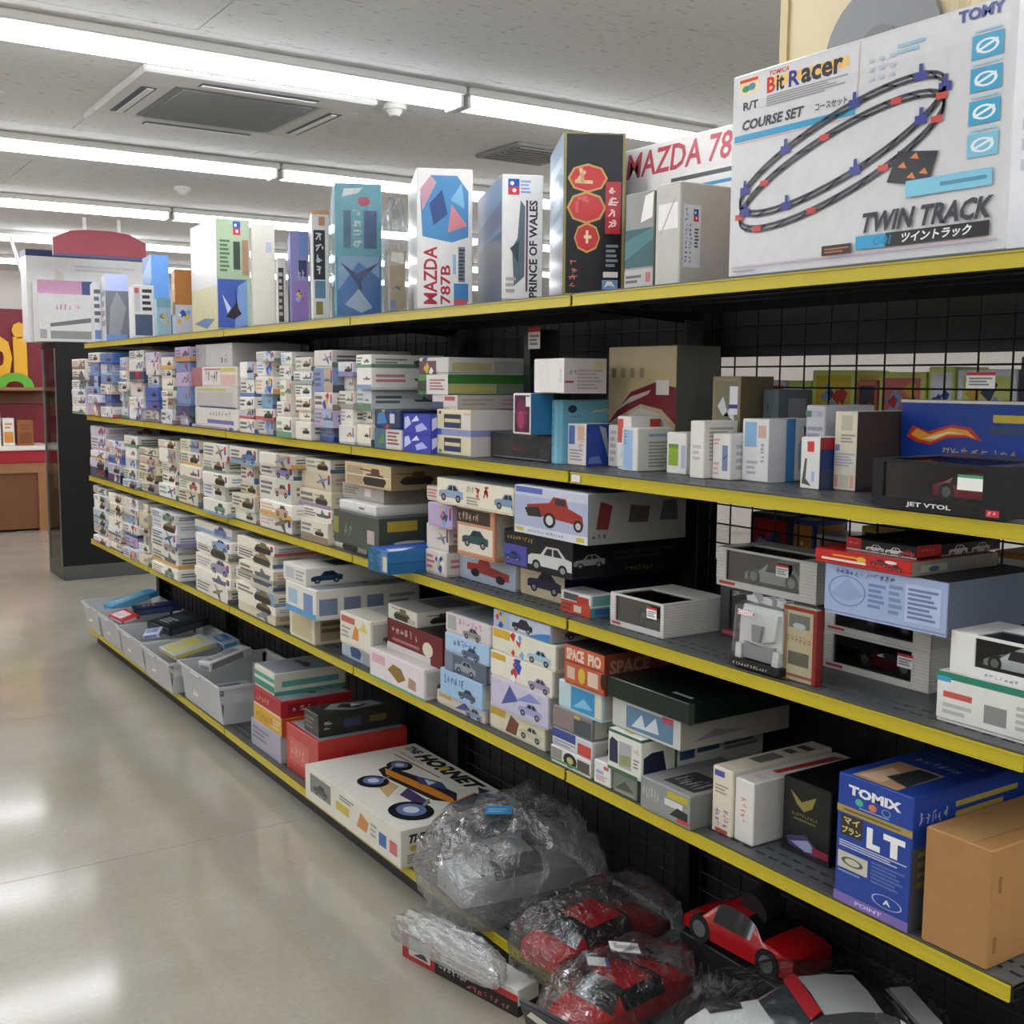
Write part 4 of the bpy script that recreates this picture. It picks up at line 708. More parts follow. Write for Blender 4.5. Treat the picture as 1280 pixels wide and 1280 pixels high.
lb, z_ = fbox(3, 1030, 1200, 731, '#9fb0d2', {'front': L(('o', .2, .5, .16, .3, .93, '#6a80ac'), ('p', [(.05, .4), (.2, .75), (.35, .45), (.2, .3)], '#8ea3c8'), ('b', .38, .25, .52, .75, 5, '#6f83b0'), ('b', .55, .2, .66, .8, 5, '#7a8cb4'), ('r', .68, .15, .95, .85, '#b4c2de'), ('b', .70, .2, .93, .8, 7, '#6a7ca8'), ('g', .1, .82, .6, .92, 12, '#4f6498')), 'end': L(('r', 0, 0, 1, 1, '#5b6474')), 'top': L(('r', 0, 0, 1, 1, '#2a2c30'))}, 'pale blue box with line diagrams lying on the ribbed window boxes', .03, .26, z0=z_+.0004, name='kit_box')
rb, z_ = fbox(3, 1018, 1140, 703, '#c22a26', {'front': L(('r', .08, .25, .55, .42, '#e8d9cc'), ('r', .2, .6, .45, .72, '#dca830'), ('e', .5, .6, .05, .2, '#e0b23a'), ('c', .68, .6, .18, '#8a2a2a'), ('c', .84, .42, .14, '#7a2430'), ('e', .8, .75, .06, .12, '#ded8d4')), 'end': L(('r', 0, 0, 1, 1, '#8f8f88'), ('r', .1, .2, .4, .7, '#b9b4a4'), ('e', .25, .4, .06, .2, '#4a6a9a'))}, 'flat red toy car set box on the pale blue box', .02, .24, z0=z_+.0004, name='toy_box', m='gloss')
for k, (a, b, t, lbx) in enumerate(((1058, 1146, 672, 'black and red car tray box on the flat red box'),)):
    zz = z_+.0004
    fbox(3, a, b, 683, '#1b1c1e', {'front': L(('r', 0, .12, .22, 1, '#b3262a'), ('g', .04, .5, .18, .68, 4, '#d89a94'), ('r', 0, 0, 1, .1, '#d2d0cc'), ('c', .42, .35, .26, '#c9c9c9'), ('c', .7, .35, .26, '#d8d8d8'), ('c', .88, .35, .2, '#c23a30')), 'end': L(('r', 0, .12, .28, 1, '#b3262a'), ('g', .05, .5, .22, .68, 4, '#d89a94'), ('r', .28, 0, 1, .1, '#cfcdc8'), ('c', .48, .35, .22, '#d4d4d4'), ('c', .75, .35, .22, '#c8c8c8'))}, lbx, .05, .24, z0=zz, name='toy_box', lid=False, m='gloss')
o, z_, e1 = window_box(3, 900, 1021, 757, 'clear dark display box under the upper grey ribbed window box', 'silver model car low in the clear dark display box', paints['silver'], .075, .13, ribbed=False, col='#3b3d3e', yb=826)
window_box(3, 896, 1021, 704, 'grey ribbed window box with silver car on top of the dark display box', 'silver model car in the ribbed window box above the white bagged toy', paints['silver'], e1[0]-FX-.003, .15, z0=z_+.0004, tagpos=(.62, .52))
# white moulded toy in a bag, leaning out over the rail
def white_pack():
    X = FX-.005; z0 = SH[3]+.0035; yn = Ysol(975, X, 1.1); yf = Ysol(912, X, 1.1); zt = Zsol(763, X, yn); w = yf-yn; h = zt-z0
    o = empty('toy_pack', (X+.03, (yn+yf)/2, z0)); tag(o, 'white vehicle toy standing upright in a bag on a black base, third shelf', 'toy'); o.rotation_euler = (0, math.radians(4), 0)
    MB().box(-.03, -w/2, 0, .03, w/2, .016, .002).build('base', M['matte'], o, '#161718')
    b = MB(); pr = [(-w*.44, .018), (w*.44, .018), (w*.46, h*.7), (w*.40, h*.93), (-w*.40, h*.93), (-w*.46, h*.7)]
    b.prism(pr, 'x', -.012, .03); b.build('body', M['whitepl'], o)
    MB().prism([(-w*.30, h*.48), (0, h*.40), (w*.30, h*.48), (w*.34, h*.86), (-w*.34, h*.86)], 'x', -.022, -.0122).build('hood', M['whitepl'], o)
    MB().prism([(-w*.07, h*.42), (w*.07, h*.42), (w*.10, h*.66), (-w*.10, h*.66)], 'x', -.030, -.0222).build('scoop', mat('grey_plastic', '#9a9b9c', .4), o)
    MB().prism([(-w*.28, h*.14), (w*.28, h*.14), (w*.3, h*.38), (0, h*.34), (-w*.3, h*.38)], 'x', -.020, -.0122).build('grille', bpy.data.materials['grey_plastic'], o)
    for s in (-1, 1): MB().prism([(s*w*.30, h*.10), (s*w*.42, h*.10), (s*w*.43, h*.34), (s*w*.32, h*.34)], 'x', -.024, -.0122).build('fender', M['whitepl'], o)
    b = MB()
    b.box(-.034, -w*.5, .0162, .034, w*.5, h*.97, .01); b.build('bag', M['thin'], o)
    t = MB(); 
    for k in range(9): q = -w*.36+k*w*.09; t.prism([(q-.006, h*.97), (q+.009, h*.97), (q+.012, h*(1.06+.05*math.sin(k*2.3))), (q-.004, h*(1.04+.05*math.cos(k*1.7)))], 'x', -.01+.004*(k % 3), .012)
    t.build('bag_top', M['tub'], o)
    A = Art(); A.O, A.U, A.V, A.N, A.w, A.h, A.L, A.hold = Vector((-.0302, w/2, 0)), Vector((0, -1, 0)), Vector((0, 0, 1)), Vector((-1, 0, 0)), w, h, 1, False
    A.glyphs(.08, .02, .8, .07, 12, '#c9c9c6'); A.build(o, M['card'])
    A = Art(); A.O, A.U, A.V, A.N, A.w, A.h, A.L, A.hold = Vector((-.0345, w/2, 0)), Vector((0, -1, 0)), Vector((0, 0, 1)), Vector((-1, 0, 0)), w, h, 1, False
    A.rect(.14, .78, .46, .86, '#e9e6e2'); A.ring(.3, .82, .17, .045, .86, '#b84a4a', 12); A.glyphs(.18, .80, .42, .84, 6, '#c05050'); A.build(o, M['card'], 'brand_label')
white_pack()
fbox(3, 979, 1020, 764, '#cdbf9c', {'front': L(('r', 0, 0, .12, 1, '#b98f6a'), ('r', .16, .72, .8, .9, '#7d7f78'), ('e', .48, .75, .2, .04, '#c9ccc8'), ('g', .1, .52, .85, .62, 6, '#b8463f'), ('r', .16, .22, .8, .4, '#6f6a5c'), ('r', .06, .06, .94, .1, '#b06058'), ('r', .9, 0, 1, 1, '#a3322e'), ('r', 0, .95, 1, 1, '#a3322e')), 'end': L(('r', 0, 0, 1, 1, '#a3322e'))}, 'upright cream and red toy car box beside the white bagged toy', .015, .018, name='toy_box', lid=False, m='gloss', wrap=True)
o, z_, e1 = window_box(3, 763, 830, 756, 'grey ribbed window box with dark window lying alone on third shelf', 'black model car in the lone ribbed window box', paints['black'], .045, .19, yb=799, tagpos=(.7, .5), fr=(.1, .06, .16))
fbox(3, 701, 738, 745, '#d9d8d2', {'front': L(('r', 0, 0, 1, .55, '#c24a34'), ('r', .1, .6, .6, .9, '#4a5258'), ('r', .55, .55, .95, .85, '#b53a30'), ('r', .45, .1, .7, .4, '#d8cfc4'), ('b', .05, .1, .4, .45, 2, '#7a3a3a')), 'end': L(('r', 0, 0, 1, .42, '#5a9a9a'), ('r', .1, .5, .9, .95, '#6fa8a4'), ('r', .2, .1, .9, .35, '#4a6ab0'))}, 'small red white and green box between car kits and ribbed window box', .0, .07, name='toy_box', lid=False, yb=773)
# car kits
z_ = None
def kit(sh, xl, xr, yt, col, label, ops, z0=None, yb=None, inset=.02, depth=.3, endops=None, topops=None, m='card', name='kit_box', wrap=False):
    return fbox(sh, xl, xr, yt, col, {'front': L(*ops), 'end': L(*(endops or (('r', .03, .1, .6, .9, '#b5b3aa'), ('c', .3, .45, .3, '#55585c'), ('b', .65, .3, .95, .8, 3, '#8a8880')))), 'top': L(*(topops or (('r', .04, .04, .96, .96, '#8f979e'), ('c', .5, .55, .6, '#5a4a44'))))}, label, inset, depth, z0, name, True, m, None, wrap, 'box', yb)
b1, z_ = kit(3, 650, 706, 712, '#d3c9ac', 'cream car kit box with navy roadster picture, lowest of its stack', (('r', .02, .05, .98, .95, '#cfc4a4'), ('c', .55, .45, .75, '#23264a', '#14162c')), yb=756, inset=.02, endops=(('r', 0, 0, 1, 1, '#232c46'),))
b1, z_ = kit(3, 630, 716, 677, '#14151b', 'black kit box with silver sports car picture in the middle of its stack', (('r', .0, .05, .35, .6, '#4a4a9a'), ('r', .05, .72, .5, .85, '#1c1d22'), ('g', .05, .74, .45, .86, 9, '#b99a3a'), ('c', .68, .38, .62, '#c6c6c4', '#22252c'), ('c', .14, .28, .24, '#2f3474')), z0=z_+.0004, inset=.0, depth=.36, endops=(('c', .14, .45, .26, '#8d8f92'), ('g', .45, .12, .7, .22, 7, '#8a7430'), ('b', .35, .4, .9, .7, 2, '#2f3036')), topops=(('r', 0, 0, 1, 1, '#14151b'),), m='gloss')
b1, z_ = kit(3, 643, 735, 618, '#c3c7d6', 'pale blue kit box with red vintage pickup picture, top of its stack', (('r', .0, .0, 1, .16, '#d2d5de'), ('r', .02, .86, .4, .98, '#5a6ab0'), ('r', .0, .16, 1, .8, '#aab2cc'), ('p', [(.18, .62), (.5, .72), (.55, .85), (.72, .84), (.75, .66), (.93, .55), (.95, .35), (.2, .45)], '#9a2f26'), ('p', [(.57, .7), (.58, .82), (.7, .81), (.72, .68)], '#2b2f3a'), ('p', [(.15, .55), (.35, .6), (.4, .4), (.2, .38)], '#2a2624'), ('e', .5, .36, .085, .16, '#141414'), ('e', .5, .36, .05, .1, '#c9c9c6'), ('e', .88, .34, .06, .12, '#141414'), ('e', .88, .34, .035, .07, '#b9b9b4'), ('r', .03, .05, .14, .12, '#c9b23a'), ('r', .86, .03, .96, .12, '#c9b83a'), ('g', .2, .05, .7, .11, 14, '#6a6f80')), z0=z_+.0004, inset=-.015, depth=.3,
    endops=(('r', 0, 0, 1, 1, '#8f8f8c'), ('p', [(.08, .3), (.2, .28), (.24, .75), (.12, .85)], '#6f2a2a'), ('p', [(.4, .4), (.6, .38), (.62, .7), (.42, .75)], '#4a4644'), ('p', [(.72, .4), (.92, .38), (.9, .8), (.76, .8)], '#4d4f54'), ('g', .04, .12, .2, .22, 3, '#4a4f8a')), topops=(('r', .02, .1, .98, .98, '#6d7076'), ('b', .1, .1, .6, .3, 2, '#3a3c40')))
b1, z_ = kit(3, 574, 645, 702, '#aebccc', 'blue grey kit box with red truck picture, lowest beside blue box', (('r', .02, .05, .98, .95, '#a7b7c8'), ('p', [(.15, .35), (.15, .6), (.35, .62), (.38, .8), (.55, .8), (.58, .6), (.9, .5), (.9, .25)], '#a3332f'), ('e', .3, .3, .08, .14, '#1a1a1a'), ('e', .75, .25, .08, .14, '#1a1a1a'), ('b', .1, .8, .5, .92, 1, '#5a6a88')), yb=741, inset=.02)
b1, z_ = kit(3, 571, 627, 641, '#c98f6a', 'orange brown kit box with dark sports car picture, middle of its stack', (('r', .04, .1, .96, .62, '#ddd3c4'), ('r', .0, .68, .9, .95, '#3a2e2a'), ('g', .06, .72, .6, .9, 6, '#d8c0a4'), ('c', .5, .38, .7, '#2f4a50')), z0=z_+.0004, inset=.0)
b1, z_ = kit(3, 546, 644, 610, '#e4dec8', 'cream kit box with two silver cars and a red number, top of its stack', (('c', .2, .45, .34, '#8ea3bc'), ('c', .93, .45, .3, '#7f95b0'), ('g', .42, .55, .52, .85, 3, '#8a867c'), ('g', .53, .4, .74, .88, 2, '#c9453a', False, 6), ('b', .42, .12, .6, .45, 3, '#a5a196')), z0=z_+.0004, inset=-.02, topops=(('r', .0, .0, 1, 1, '#7f8486'),))
pile(3, 531, 569, 613, 4, 'color', .02, .3, seed=51)
bb, z_ = kit(3, 460, 513, 698, '#2a6a9c', 'bright blue long box jutting far out over the yellow rail', (('r', .0, .0, .6, 1, '#1f6088'), ('g', .1, .3, .3, .75, 2, '#5fa0bc', True), ('g', .5, .3, .62, .8, 4, '#7fb4cc', True), ('r', .66, .08, .95, .92, '#6f7fb0'), ('r', .76, .1, .96, .75, '#c9c7ae')), inset=-.085, depth=.4, yb=728, endops=(('r', 0, 0, 1, .45, '#236296'), ('r', 0, .45, 1, .5, '#184e7c')), topops=(('r', .02, .02, .98, .98, '#2c57b4'), ('r', .3, .0, .55, 1, '#3b6fd0'), ('p', [(.6, .05), (.95, .02), (.95, .12), (.6, .3)], '#dfe4e6')))
b1, z_ = kit(3, 418, 458, 680, '#d8d3c4', 'cream kit box under the dark green box, third shelf', (('r', .3, .1, .7, .9, '#9a8f78'), ('tk', .5, .5, .5, '#6d6a45')), inset=.02)
b1, z_ = kit(3, 417, 474, 649, '#4a5248', 'dark grey green box with yellow label and white script', (('g', .25, .3, .45, .7, 2, '#8a928a'), ('r', .75, .2, .9, .6, '#b9a8a4'), ('r', 0, .3, .12, .8, '#8f8a4a')), z0=z_+.0004, inset=-.04, depth=.35, endops=(('r', 0, 0, 1, 1, '#3f463e'), ('r', .08, .6, .38, .9, '#b09a2e'), ('e', .3, .25, .16, .06, '#c4c6c0')), topops=(('r', 0, 0, 1, 1, '#4f574d'),))
b1, z_ = kit(3, 424, 470, 633, '#e2e2de', 'plain white flat box on the dark grey green box', (('r', .55, .4, .7, .6, '#6a6c70'),), z0=z_+.0004, inset=-.02, depth=.35, endops=(('r', .75, .4, .95, .6, '#5f6064'),), topops=(('r', .02, .02, .98, .98, '#dcdcd8'),))
b1, z_ = kit(3, 428, 480, 611, '#a5a198', 'silver grey kit box with small pink and white label', (('b', .05, .3, .4, .8, 3, '#75726a'), ('r', .55, .3, .7, .8, '#d8c6c8')), z0=z_+.0004, inset=.02, endops=(('r', 0, 0, 1, 1, '#8f8b80'), ('r', .5, .2, .9, .8, '#55574c')))
kit(3, 431, 489, 584, '#c9b48c', 'tan kit box with brown vehicle picture, top of its stack', (('r', .05, .1, .4, .85, '#a8977a'), ('tk', .65, .45, .5, '#5f4228'), ('r', .05, .45, .95, .5, '#ded4bc')), z0=z_+.0004, inset=.0, endops=(('r', 0, 0, 1, 1, '#8f7a58'), ('tk', .3, .5, .4, '#4f3a24')))
for i, (a, b, t, n) in enumerate([(112, 133, 535, 5), (134, 152, 552, 5), (153, 172, 546, 5), (173, 196, 562, 5), (197, 222, 553, 5), (223, 250, 546, 5), (251, 285, 550, 5), (286, 322, 556, 5), (323, 368, 566, 5), (369, 416, 577, 5)]):
    pile(3, a, b, t, n, ['color', 'color', 'white', 'beige', 'white'][i % 5] if i < 4 else ['white', 'beige'][i % 2], -.02 if i in (5, 6, 8) else .0, .33, seed=60+i)
# ---------------------------------------------------------------- fourth shelf
cbx, z_ = fbox(2, 1154, 1237, 1064, '#a87d4d', {'end': L(('r', .04, .12, .07, .26, '#8a6238'), ('r', .06, .62, .09, .76, '#8a6238'))}, 'plain brown cardboard box at the near end of fourth shelf', .0, .34, name='cardboard_box', lid=False, m='matte')
dm_ = cbx.dimensions
MB().box(-.168, -.025, dm_.z+.0002, .168, .025, dm_.z+.0006).build('packing_tape', mat('packing_tape_tan', '#b58f60', .12, 0, .6), cbx)
MB().box(-.168, -.0008, dm_.z+.0001, .168, .0008, dm_.z+.0003).build('flap_seam', M['matte'], cbx, '#6a4a28')
def tomix(A):
    A.rect(0, .70, 1, .755, '#a8924e'); A.bars(.1, .715, .85, .74, 1, '#6a5a2c'); A.text('TOMIX', .15, .855, .85, .93, '#e9ebee', 0, .05)
    A.ell(.3, .815, .055, .028, '#4fb59a'); A.ell(.48, .812, .055, .028, '#d8784a'); A.ring(.66, .812, .06, .028, .8, '#8f9fc8', 12); A.bars(.3, .768, .7, .782, 1, '#aab4d0')
    A.rect(.06, .53, .36, .69, '#3a3524'); A.text('マイ', .1, .62, .32, .675, '#d9c88a', 0, .03); A.text('プラン', .08, .545, .34, .60, '#d9c88a', 0, .03)
    A.text('L', .42, .50, .60, .66, '#eef0f2', 0, .07); A.text('T', .64, .50, .92, .66, '#eef0f2', 0, .07); A.bars(.05, .435, .95, .49, 3, '#b9c2da')
    A.rect(.04, .27, .45, .40, '#c2c3b4'); A.ring(.24, .335, .15, .035, .7, '#55584a', 14); A.bars(.05, .235, .35, .258, 1, '#8f9cc4'); A.bars(.5, .25, .93, .42, 6, '#5b70b0')
    A.ring(.72, .15, .2, .05, .9, '#aab4d4', 18); A.text('A', .67, .128, .77, .17, '#dfe3ee', 0, .04); A.rect(0, 0, 1, .075, '#7a68b0'); A.text('POINT', .3, .022, .66, .052, '#c9c0e6', 0, .03)
fbox(2, 1045, 1139, 998, '#26459a', {'front': tomix, 'top': L(('p', [(.15, .02), (.75, .02), (.75, .42), (.15, .42)], '#c49a72'), ('p', [(.2, .05), (.5, .05), (.45, .25), (.25, .3)], '#e0c4a4'), ('p', [(.4, .15), (.75, .1), (.72, .4), (.45, .4)], '#3a3d44'), ('g', .2, .5, .8, .58, 6, '#c9d0e6'), ('g', .1, .66, .9, .72, 9, '#b9a04a')), 'end': L(('r', .0, .0, 1, .62, '#55585e'), ('g', .05, .78, .3, .88, 5, '#c9d0e6'), ('b', .35, .75, .9, .9, 2, '#b9a04a'), ('b', .05, .3, .9, .6, 4, '#8a7a3a'))},
    'tall navy blue train track set box with big white letters LT on fourth shelf', .0, .33, name='toy_set_box', lid=False, m='gloss')
fbox(2, 978, 1038, 991, '#17181a', {'front': L(('p', [(.15, .85), (.4, .72), (.7, .85), (.62, .68), (.45, .6), (.3, .68)], '#8f8440'), ('g', .2, .52, .75, .57, 10, '#8f8440'), ('b', .25, .46, .7, .5, 1, '#6f6a3c'), ('p', [(.1, .2), (.5, .3), (.85, .12), (.7, .05), (.15, .1)], '#4a3f6a'), ('p', [(.2, .15), (.55, .24), (.75, .12), (.5, .08)], '#9a9fc0'), ('r', 0, .0, 1, .06, '#232426'), ('r', .65, .08, .98, .18, '#8a2f3a'))}, 'black box with gold winged emblem beside the navy set box', .03, .2, name='kit_box', lid=False, m='gloss', yb=1087)
fbox(2, 918, 942, 980, '#dedcd6', {'front': L(('g', .3, .3, .65, .72, 5, '#d8897a', True, 3),), 'end': L(('g', .3, .12, .75, .85, 6, '#b5545a', True, 4),), 'top': L(('p', [(.3, .3), (.6, .3), (.8, .95), (.4, .9)], '#c2312c'), ('g', .3, .1, .8, .2, 3, '#c98a84'))}, 'white carton with red characters standing on fourth shelf', .01, .3, name='carton', lid=False, m='gloss', yb=1060)
fbox(2, 890, 917, 966, '#ded5c2', {'front': L(('r', .1, .86, .6, .95, '#4a5aa8'), ('b', .15, .6, .8, .75, 3, '#a8988a'), ('g', .15, .1, .5, .38, 4, '#3f4a9a', True), ('g', .55, .1, .85, .4, 4, '#7a6aa0', True), ('r', .2, .02, .8, .08, '#b8504a')), 'top': L(('r', .2, .3, .8, .55, '#6f776a'), ('b', .2, .6, .8, .9, 2, '#5a564c'))}, 'upright cream carton with blue characters beside the white red-lettered one', .01, .3, name='carton', lid=False, yb=1050)
sv, z_ = fbox(2, 800, 863, 997, '#8e8f8d', {'front': L(('g', .05, .35, .4, .8, 6, '#cfcfc8'), ('r', .55, .7, .95, .9, '#b5a83a'), ('r', .5, .45, .85, .65, '#d2d4d0'), ('p', [(.6, .2), (.75, .5), (.95, .45), (.95, .2)], '#2a2c2c'), ('r', .75, .08, .98, .2, '#b8464f')), 'end': L(('r', 0, 0, 1, 1, '#7d7e7d')), 'top': L(('r', .3, .1, .9, .5, '#3a3b3c'), ('g', .35, .15, .85, .4, 6, '#b9b9b4'))}, 'flat silver grey kit box with yellow and black print on fourth shelf', .0, .24, yb=1039)
fbox(2, 766, 796, 976, '#8a8f84', {'front': L(('p', [(.1, .2), (.5, .7), (.9, .3)], '#5c6258'), ('r', .1, .1, .9, .16, '#b9bdb2'))}, 'small clear bagged grey green part beside the silver box', .0, .12, lid=False, name='parts_bag', m='gloss', wrap=True)
fbox(2, 742, 763, 957, '#dcdcda', {'front': L(('r', .15, .45, .6, .6, '#8fb0c8'), ('b', .15, .15, .8, .4, 3, '#b98a8a'), ('r', .6, .7, .9, .85, '#c2605a'))}, 'small white box with blue and red print at the front of fourth shelf', .0, .1, lid=False, name='carton')
wg, z_ = fbox(2, 742, 826, 936, '#dadbd4', {'front': L(('r', 0, .93, 1, 1, '#3f6a46'), ('r', 0, 0, .9, .08, '#3f6a46'), ('p', [(.05, .2), (.05, .7), (.12, .82), (.3, .75), (.32, .2)], '#2a3046'), ('r', .34, .15, .72, .78, '#a9adae'), ('p', [(.36, .2), (.7, .25), (.7, .5), (.36, .45)], '#8f9a6a'), ('g', .78, .6, .95, .75, 4, '#c9705c'), ('b', .78, .25, .95, .5, 3, '#8a8c86')), 'end': L(('r', 0, .93, 1, 1, '#3f6a46'), ('p', [(.02, .1), (.02, .55), (.08, .65), (.17, .65), (.2, .1)], '#20263e'), ('r', .26, .1, .28, .85, '#3f6a46'), ('r', .30, .3, .42, .75, '#3a5580'), ('r', .44, .4, .62, .8, '#4f7098'), ('b', .66, .3, .95, .8, 4, '#7f8684')), 'top': L(('r', .02, .02, .98, .3, '#d9dad4'), ('p', [(.3, .05), (.6, .03), (.6, .15), (.35, .18)], '#c2bd5a'))}, 'wide white box with green edges and dark engine pictures on fourth shelf', -.01, .38, z0=SH[2]+.055)
gbx, z2 = fbox(2, 765, 851, 900, '#c2c4bd', {'front': L(('r', .22, .1, .9, .85, '#5f7f9c'), ('p', [(.3, .2), (.45, .7), (.5, .3), (.65, .75), (.7, .25)], '#c9d2d6'), ('r', .75, .7, .9, .9, '#b8464f')), 'end': L(('r', 0, 0, 1, 1, '#9c9a92'), ('p', [(.1, .2), (.3, .5), (.6, .3)], '#7f7a80'))}, 'wide tray box with blue train pictures under the dark green lid', .01, .33, z0=z_+.0004, lid=False)
gd2, z3 = fbox(2, 758, 862, 880, '#122019', {'end': L(('r', 0, 0, .04, 1, '#3a443c')), 'top': L(('r', .68, .08, .9, .11, '#8f9a92'))}, 'large dark green lid resting on the wide tray box, fourth shelf', -.005, .36, z0=z2+.0004, name='box_lid', lid=False, m='gloss')
b1, z_ = kit(2, 688, 738, 952, '#d9dad6', 'white kit box with black tyre picture and green stripe, lowest of its stack', (('r', .02, .3, .3, .9, '#8f8a84'), ('e', .5, .5, .17, .42, '#1c1c1c'), ('e', .5, .5, .08, .2, '#b9b06a'), ('r', 0, .15, 1, .28, '#4f8f5a'), ('r', .68, .2, .98, .8, '#55504c')), inset=.0)
b1, z_ = kit(2, 690, 740, 929, '#c9cbd0', 'white red and blue striped kit box second up in its stack', (('r', 0, .5, .6, 1, '#3a4a8a'), ('r', .65, .1, .98, .7, '#c2453c'), ('b', .05, .1, .6, .45, 2, '#9a9ca4')), z0=z_+.0004, inset=.0)
b1, z_ = kit(2, 691, 740, 900, '#7d7a78', 'grey brown kit box third up in its stack under pale blue box', (('r', .0, .1, .5, .9, '#8a7a78'), ('r', .55, .1, .98, .8, '#4a4f58'), ('r', .55, .75, .7, .9, '#b5a84a')), z0=z_+.0004, inset=.0)
b1, z_ = kit(2, 698, 752, 868, '#b9d2d8', 'pale blue kit box with bright blue panel under the orange box', (('r', .3, .1, .85, .9, '#3f8fc0'), ('p', [(.35, .2), (.6, .6), (.8, .3)], '#7fc0dc'), ('r', .88, .1, .98, .9, '#d9d2b4')), z0=z_+.0004, inset=.0)
b1, z_ = kit(2, 705, 775, 826, '#bf5a3a', 'orange box reading SPACE on top of its stack, fourth shelf', (('r', .02, .56, .98, .60, '#7a3422'), ('t', 'SPACE', .06, .62, .5, .92, '#dcc8b8', 0, .05), ('t', 'PIO', .6, .62, .92, .92, '#dcc8b8', 0, .05), ('r', .08, .15, .28, .45, '#c9b5a0'), ('e', .45, .3, .09, .2, '#c9b03a'), ('r', .6, .12, .85, .48, '#d2bfae'), ('e', .97, .35, .06, .2, '#1c1a1a')), z0=z_+.0004, inset=-.01, endops=(('r', 0, 0, 1, 1, '#7a3a28'), ('t', 'SPACE', .05, .5, .45, .85, '#9a7a6a', 0, .04)), topops=(('r', 0, 0, 1, 1, '#26211f'),))
spec = [('#dcd6bc', 'cream anime car kit box lowest of the tall stack', (('r', .02, .55, .3, .9, '#d2a83a'), ('p', [(.3, .1), (.4, .8), (.55, .6), (.5, .1)], '#7a4a34'), ('c', .75, .4, .4, '#c9c6b0')), 612, 681, 906, 940),
        ('#c4c0d6', 'lilac anime car kit box second up in the tall stack', (('p', [(.2, .2), (.35, .9), (.5, .5)], '#4a5a9a'), ('p', [(.45, .5), (.7, .9), (.9, .7)], '#8a8fc8'), ('c', .7, .35, .4, '#9aa0c8')), 613, 685, 872, None),
        ('#e2ded0', 'white kit box with group of figures third up in the tall stack', (('r', .02, .7, .26, .95, '#d2a83a'), ('rb', .48, .5, .3, R1), ('c', .8, .3, .34, '#9a8fae')), 613, 690, 840, None),
        ('#dedbc8', 'white kit box with yellow title and pale car fourth up in the tall stack', (('r', .02, .6, .3, .95, '#d2a83a'), ('rb', .42, .5, .22, R1), ('c', .76, .35, .36, '#9fc0cf')), 615, 694, 808, None),
        ('#b9c3d6', 'pale blue kit box with black car topmost of the tall stack', (('r', .0, .0, .3, 1, '#a5b2cc'), ('c', .52, .5, .36, '#2a2832'), ('p', [(.6, .05), (1, .05), (1, .5), (.85, .4)], '#3f7fbc'), ('rb', .14, .5, .2, R1)), 617, 688, 778, None)]
z_ = None
for c, lb_, ops, a, b, t, yb in spec: b1, z_ = kit(2, a, b, t, c, lb_, ops, z0=None if z_ is None else z_+.0004, yb=yb, inset=.0)
spec = [('#d6cfc0', 'cream and violet anime kit box lowest of the stack beside tall stack', (('r', .05, .55, .32, .9, '#d2a83a'), ('p', [(.4, .2), (.6, .9), (.75, .4)], '#5a4a9a'), ('c', .78, .35, .34, '#8a9ab8')), 546, 606, 888, 906),
        ('#9fc0e0', 'sky blue kit box second up in the stack beside tall stack', (('g', .1, .5, .6, .85, 6, '#3f5a9a'), ('c', .65, .35, .4, '#4a5a78')), 550, 608, 858, None),
        ('#5a6474', 'slate grey photo kit box third up in the stack beside tall stack', (('c', .5, .45, .5, '#8f98a4'), ('r', .0, .0, .2, 1, '#7a8494')), 556, 608, 833, None),
        ('#a8c6e2', 'light blue kit box with dark title fourth up beside the tall stack', (('g', .2, .45, .75, .8, 6, '#3a4f94'), ('c', .6, .3, .4, '#5a6a8a')), 556, 611, 809, None),
        ('#d2c8cc', 'pink grey kit box topmost of the stack beside tall stack', (('g', .3, .55, .85, .9, 6, '#c08aa0'), ('r', .05, .2, .25, .9, '#a5a8a0'), ('c', .6, .3, .4, '#8a8a88')), 557, 613, 783, None)]
z_ = None
for c, lb_, ops, a, b, t, yb in spec: b1, z_ = kit(2, a, b, t, c, lb_, ops, z0=None if z_ is None else z_+.0004, yb=yb, inset=.0)
b1, z_ = kit(2, 462, 530, 838, '#ded6d8', 'pinkish white box with brown bread-like picture jutting over the rail', (('r', 0, 0, 1, .07, '#4fa08a'), ('r', .05, .55, .3, .85, '#d8a8b4'), ('p', [(.35, .5), (.45, .75), (.6, .7), (.68, .4), (.55, .2)], '#8a6a34'), ('p', [(.72, .2), (.74, .55), (.86, .5), (.86, .18)], '#b08a78')), inset=-.03, depth=.3, yb=877, topops=(('r', .05, .05, .95, .9, '#cdc8c6'), ('p', [(.4, .3), (.7, .5), (.6, .8)], '#7a6f64')))
b1, z_ = kit(2, 484, 553, 798, '#6a1a20', 'dark red kit box with white lettering on the pinkish white box', (('g', .08, .55, .6, .85, 6, '#c9b9b4'), ('r', 0, 0, .8, .22, '#cfcac4'), ('e', .75, .45, .09, .24, '#d8cfbc'), ('b', .1, .3, .6, .45, 1, '#a8706a')), z0=z_+.0004, inset=.03, depth=.3, topops=(('r', 0, 0, 1, 1, '#26211f'), ('p', [(.3, .3), (.7, .4), (.6, .7)], '#b9b4a8')))
kit(2, 485, 521, 766, '#d6d3c6', 'cream kit box with small tank picture on the dark red box', (('tk', .5, .5, .6, '#6d6a4a'), ('r', .7, .1, .95, .4, '#b9a8a4')), z0=z_+.0004, inset=.03, depth=.3, endops=(('tk', .3, .45, .3, '#4a4838'), ('b', .55, .3, .95, .7, 2, '#8a877c')), topops=(('r', .0, .0, 1, 1, '#b9b8b0'), ('r', .1, .3, .9, .7, '#6f7370')))
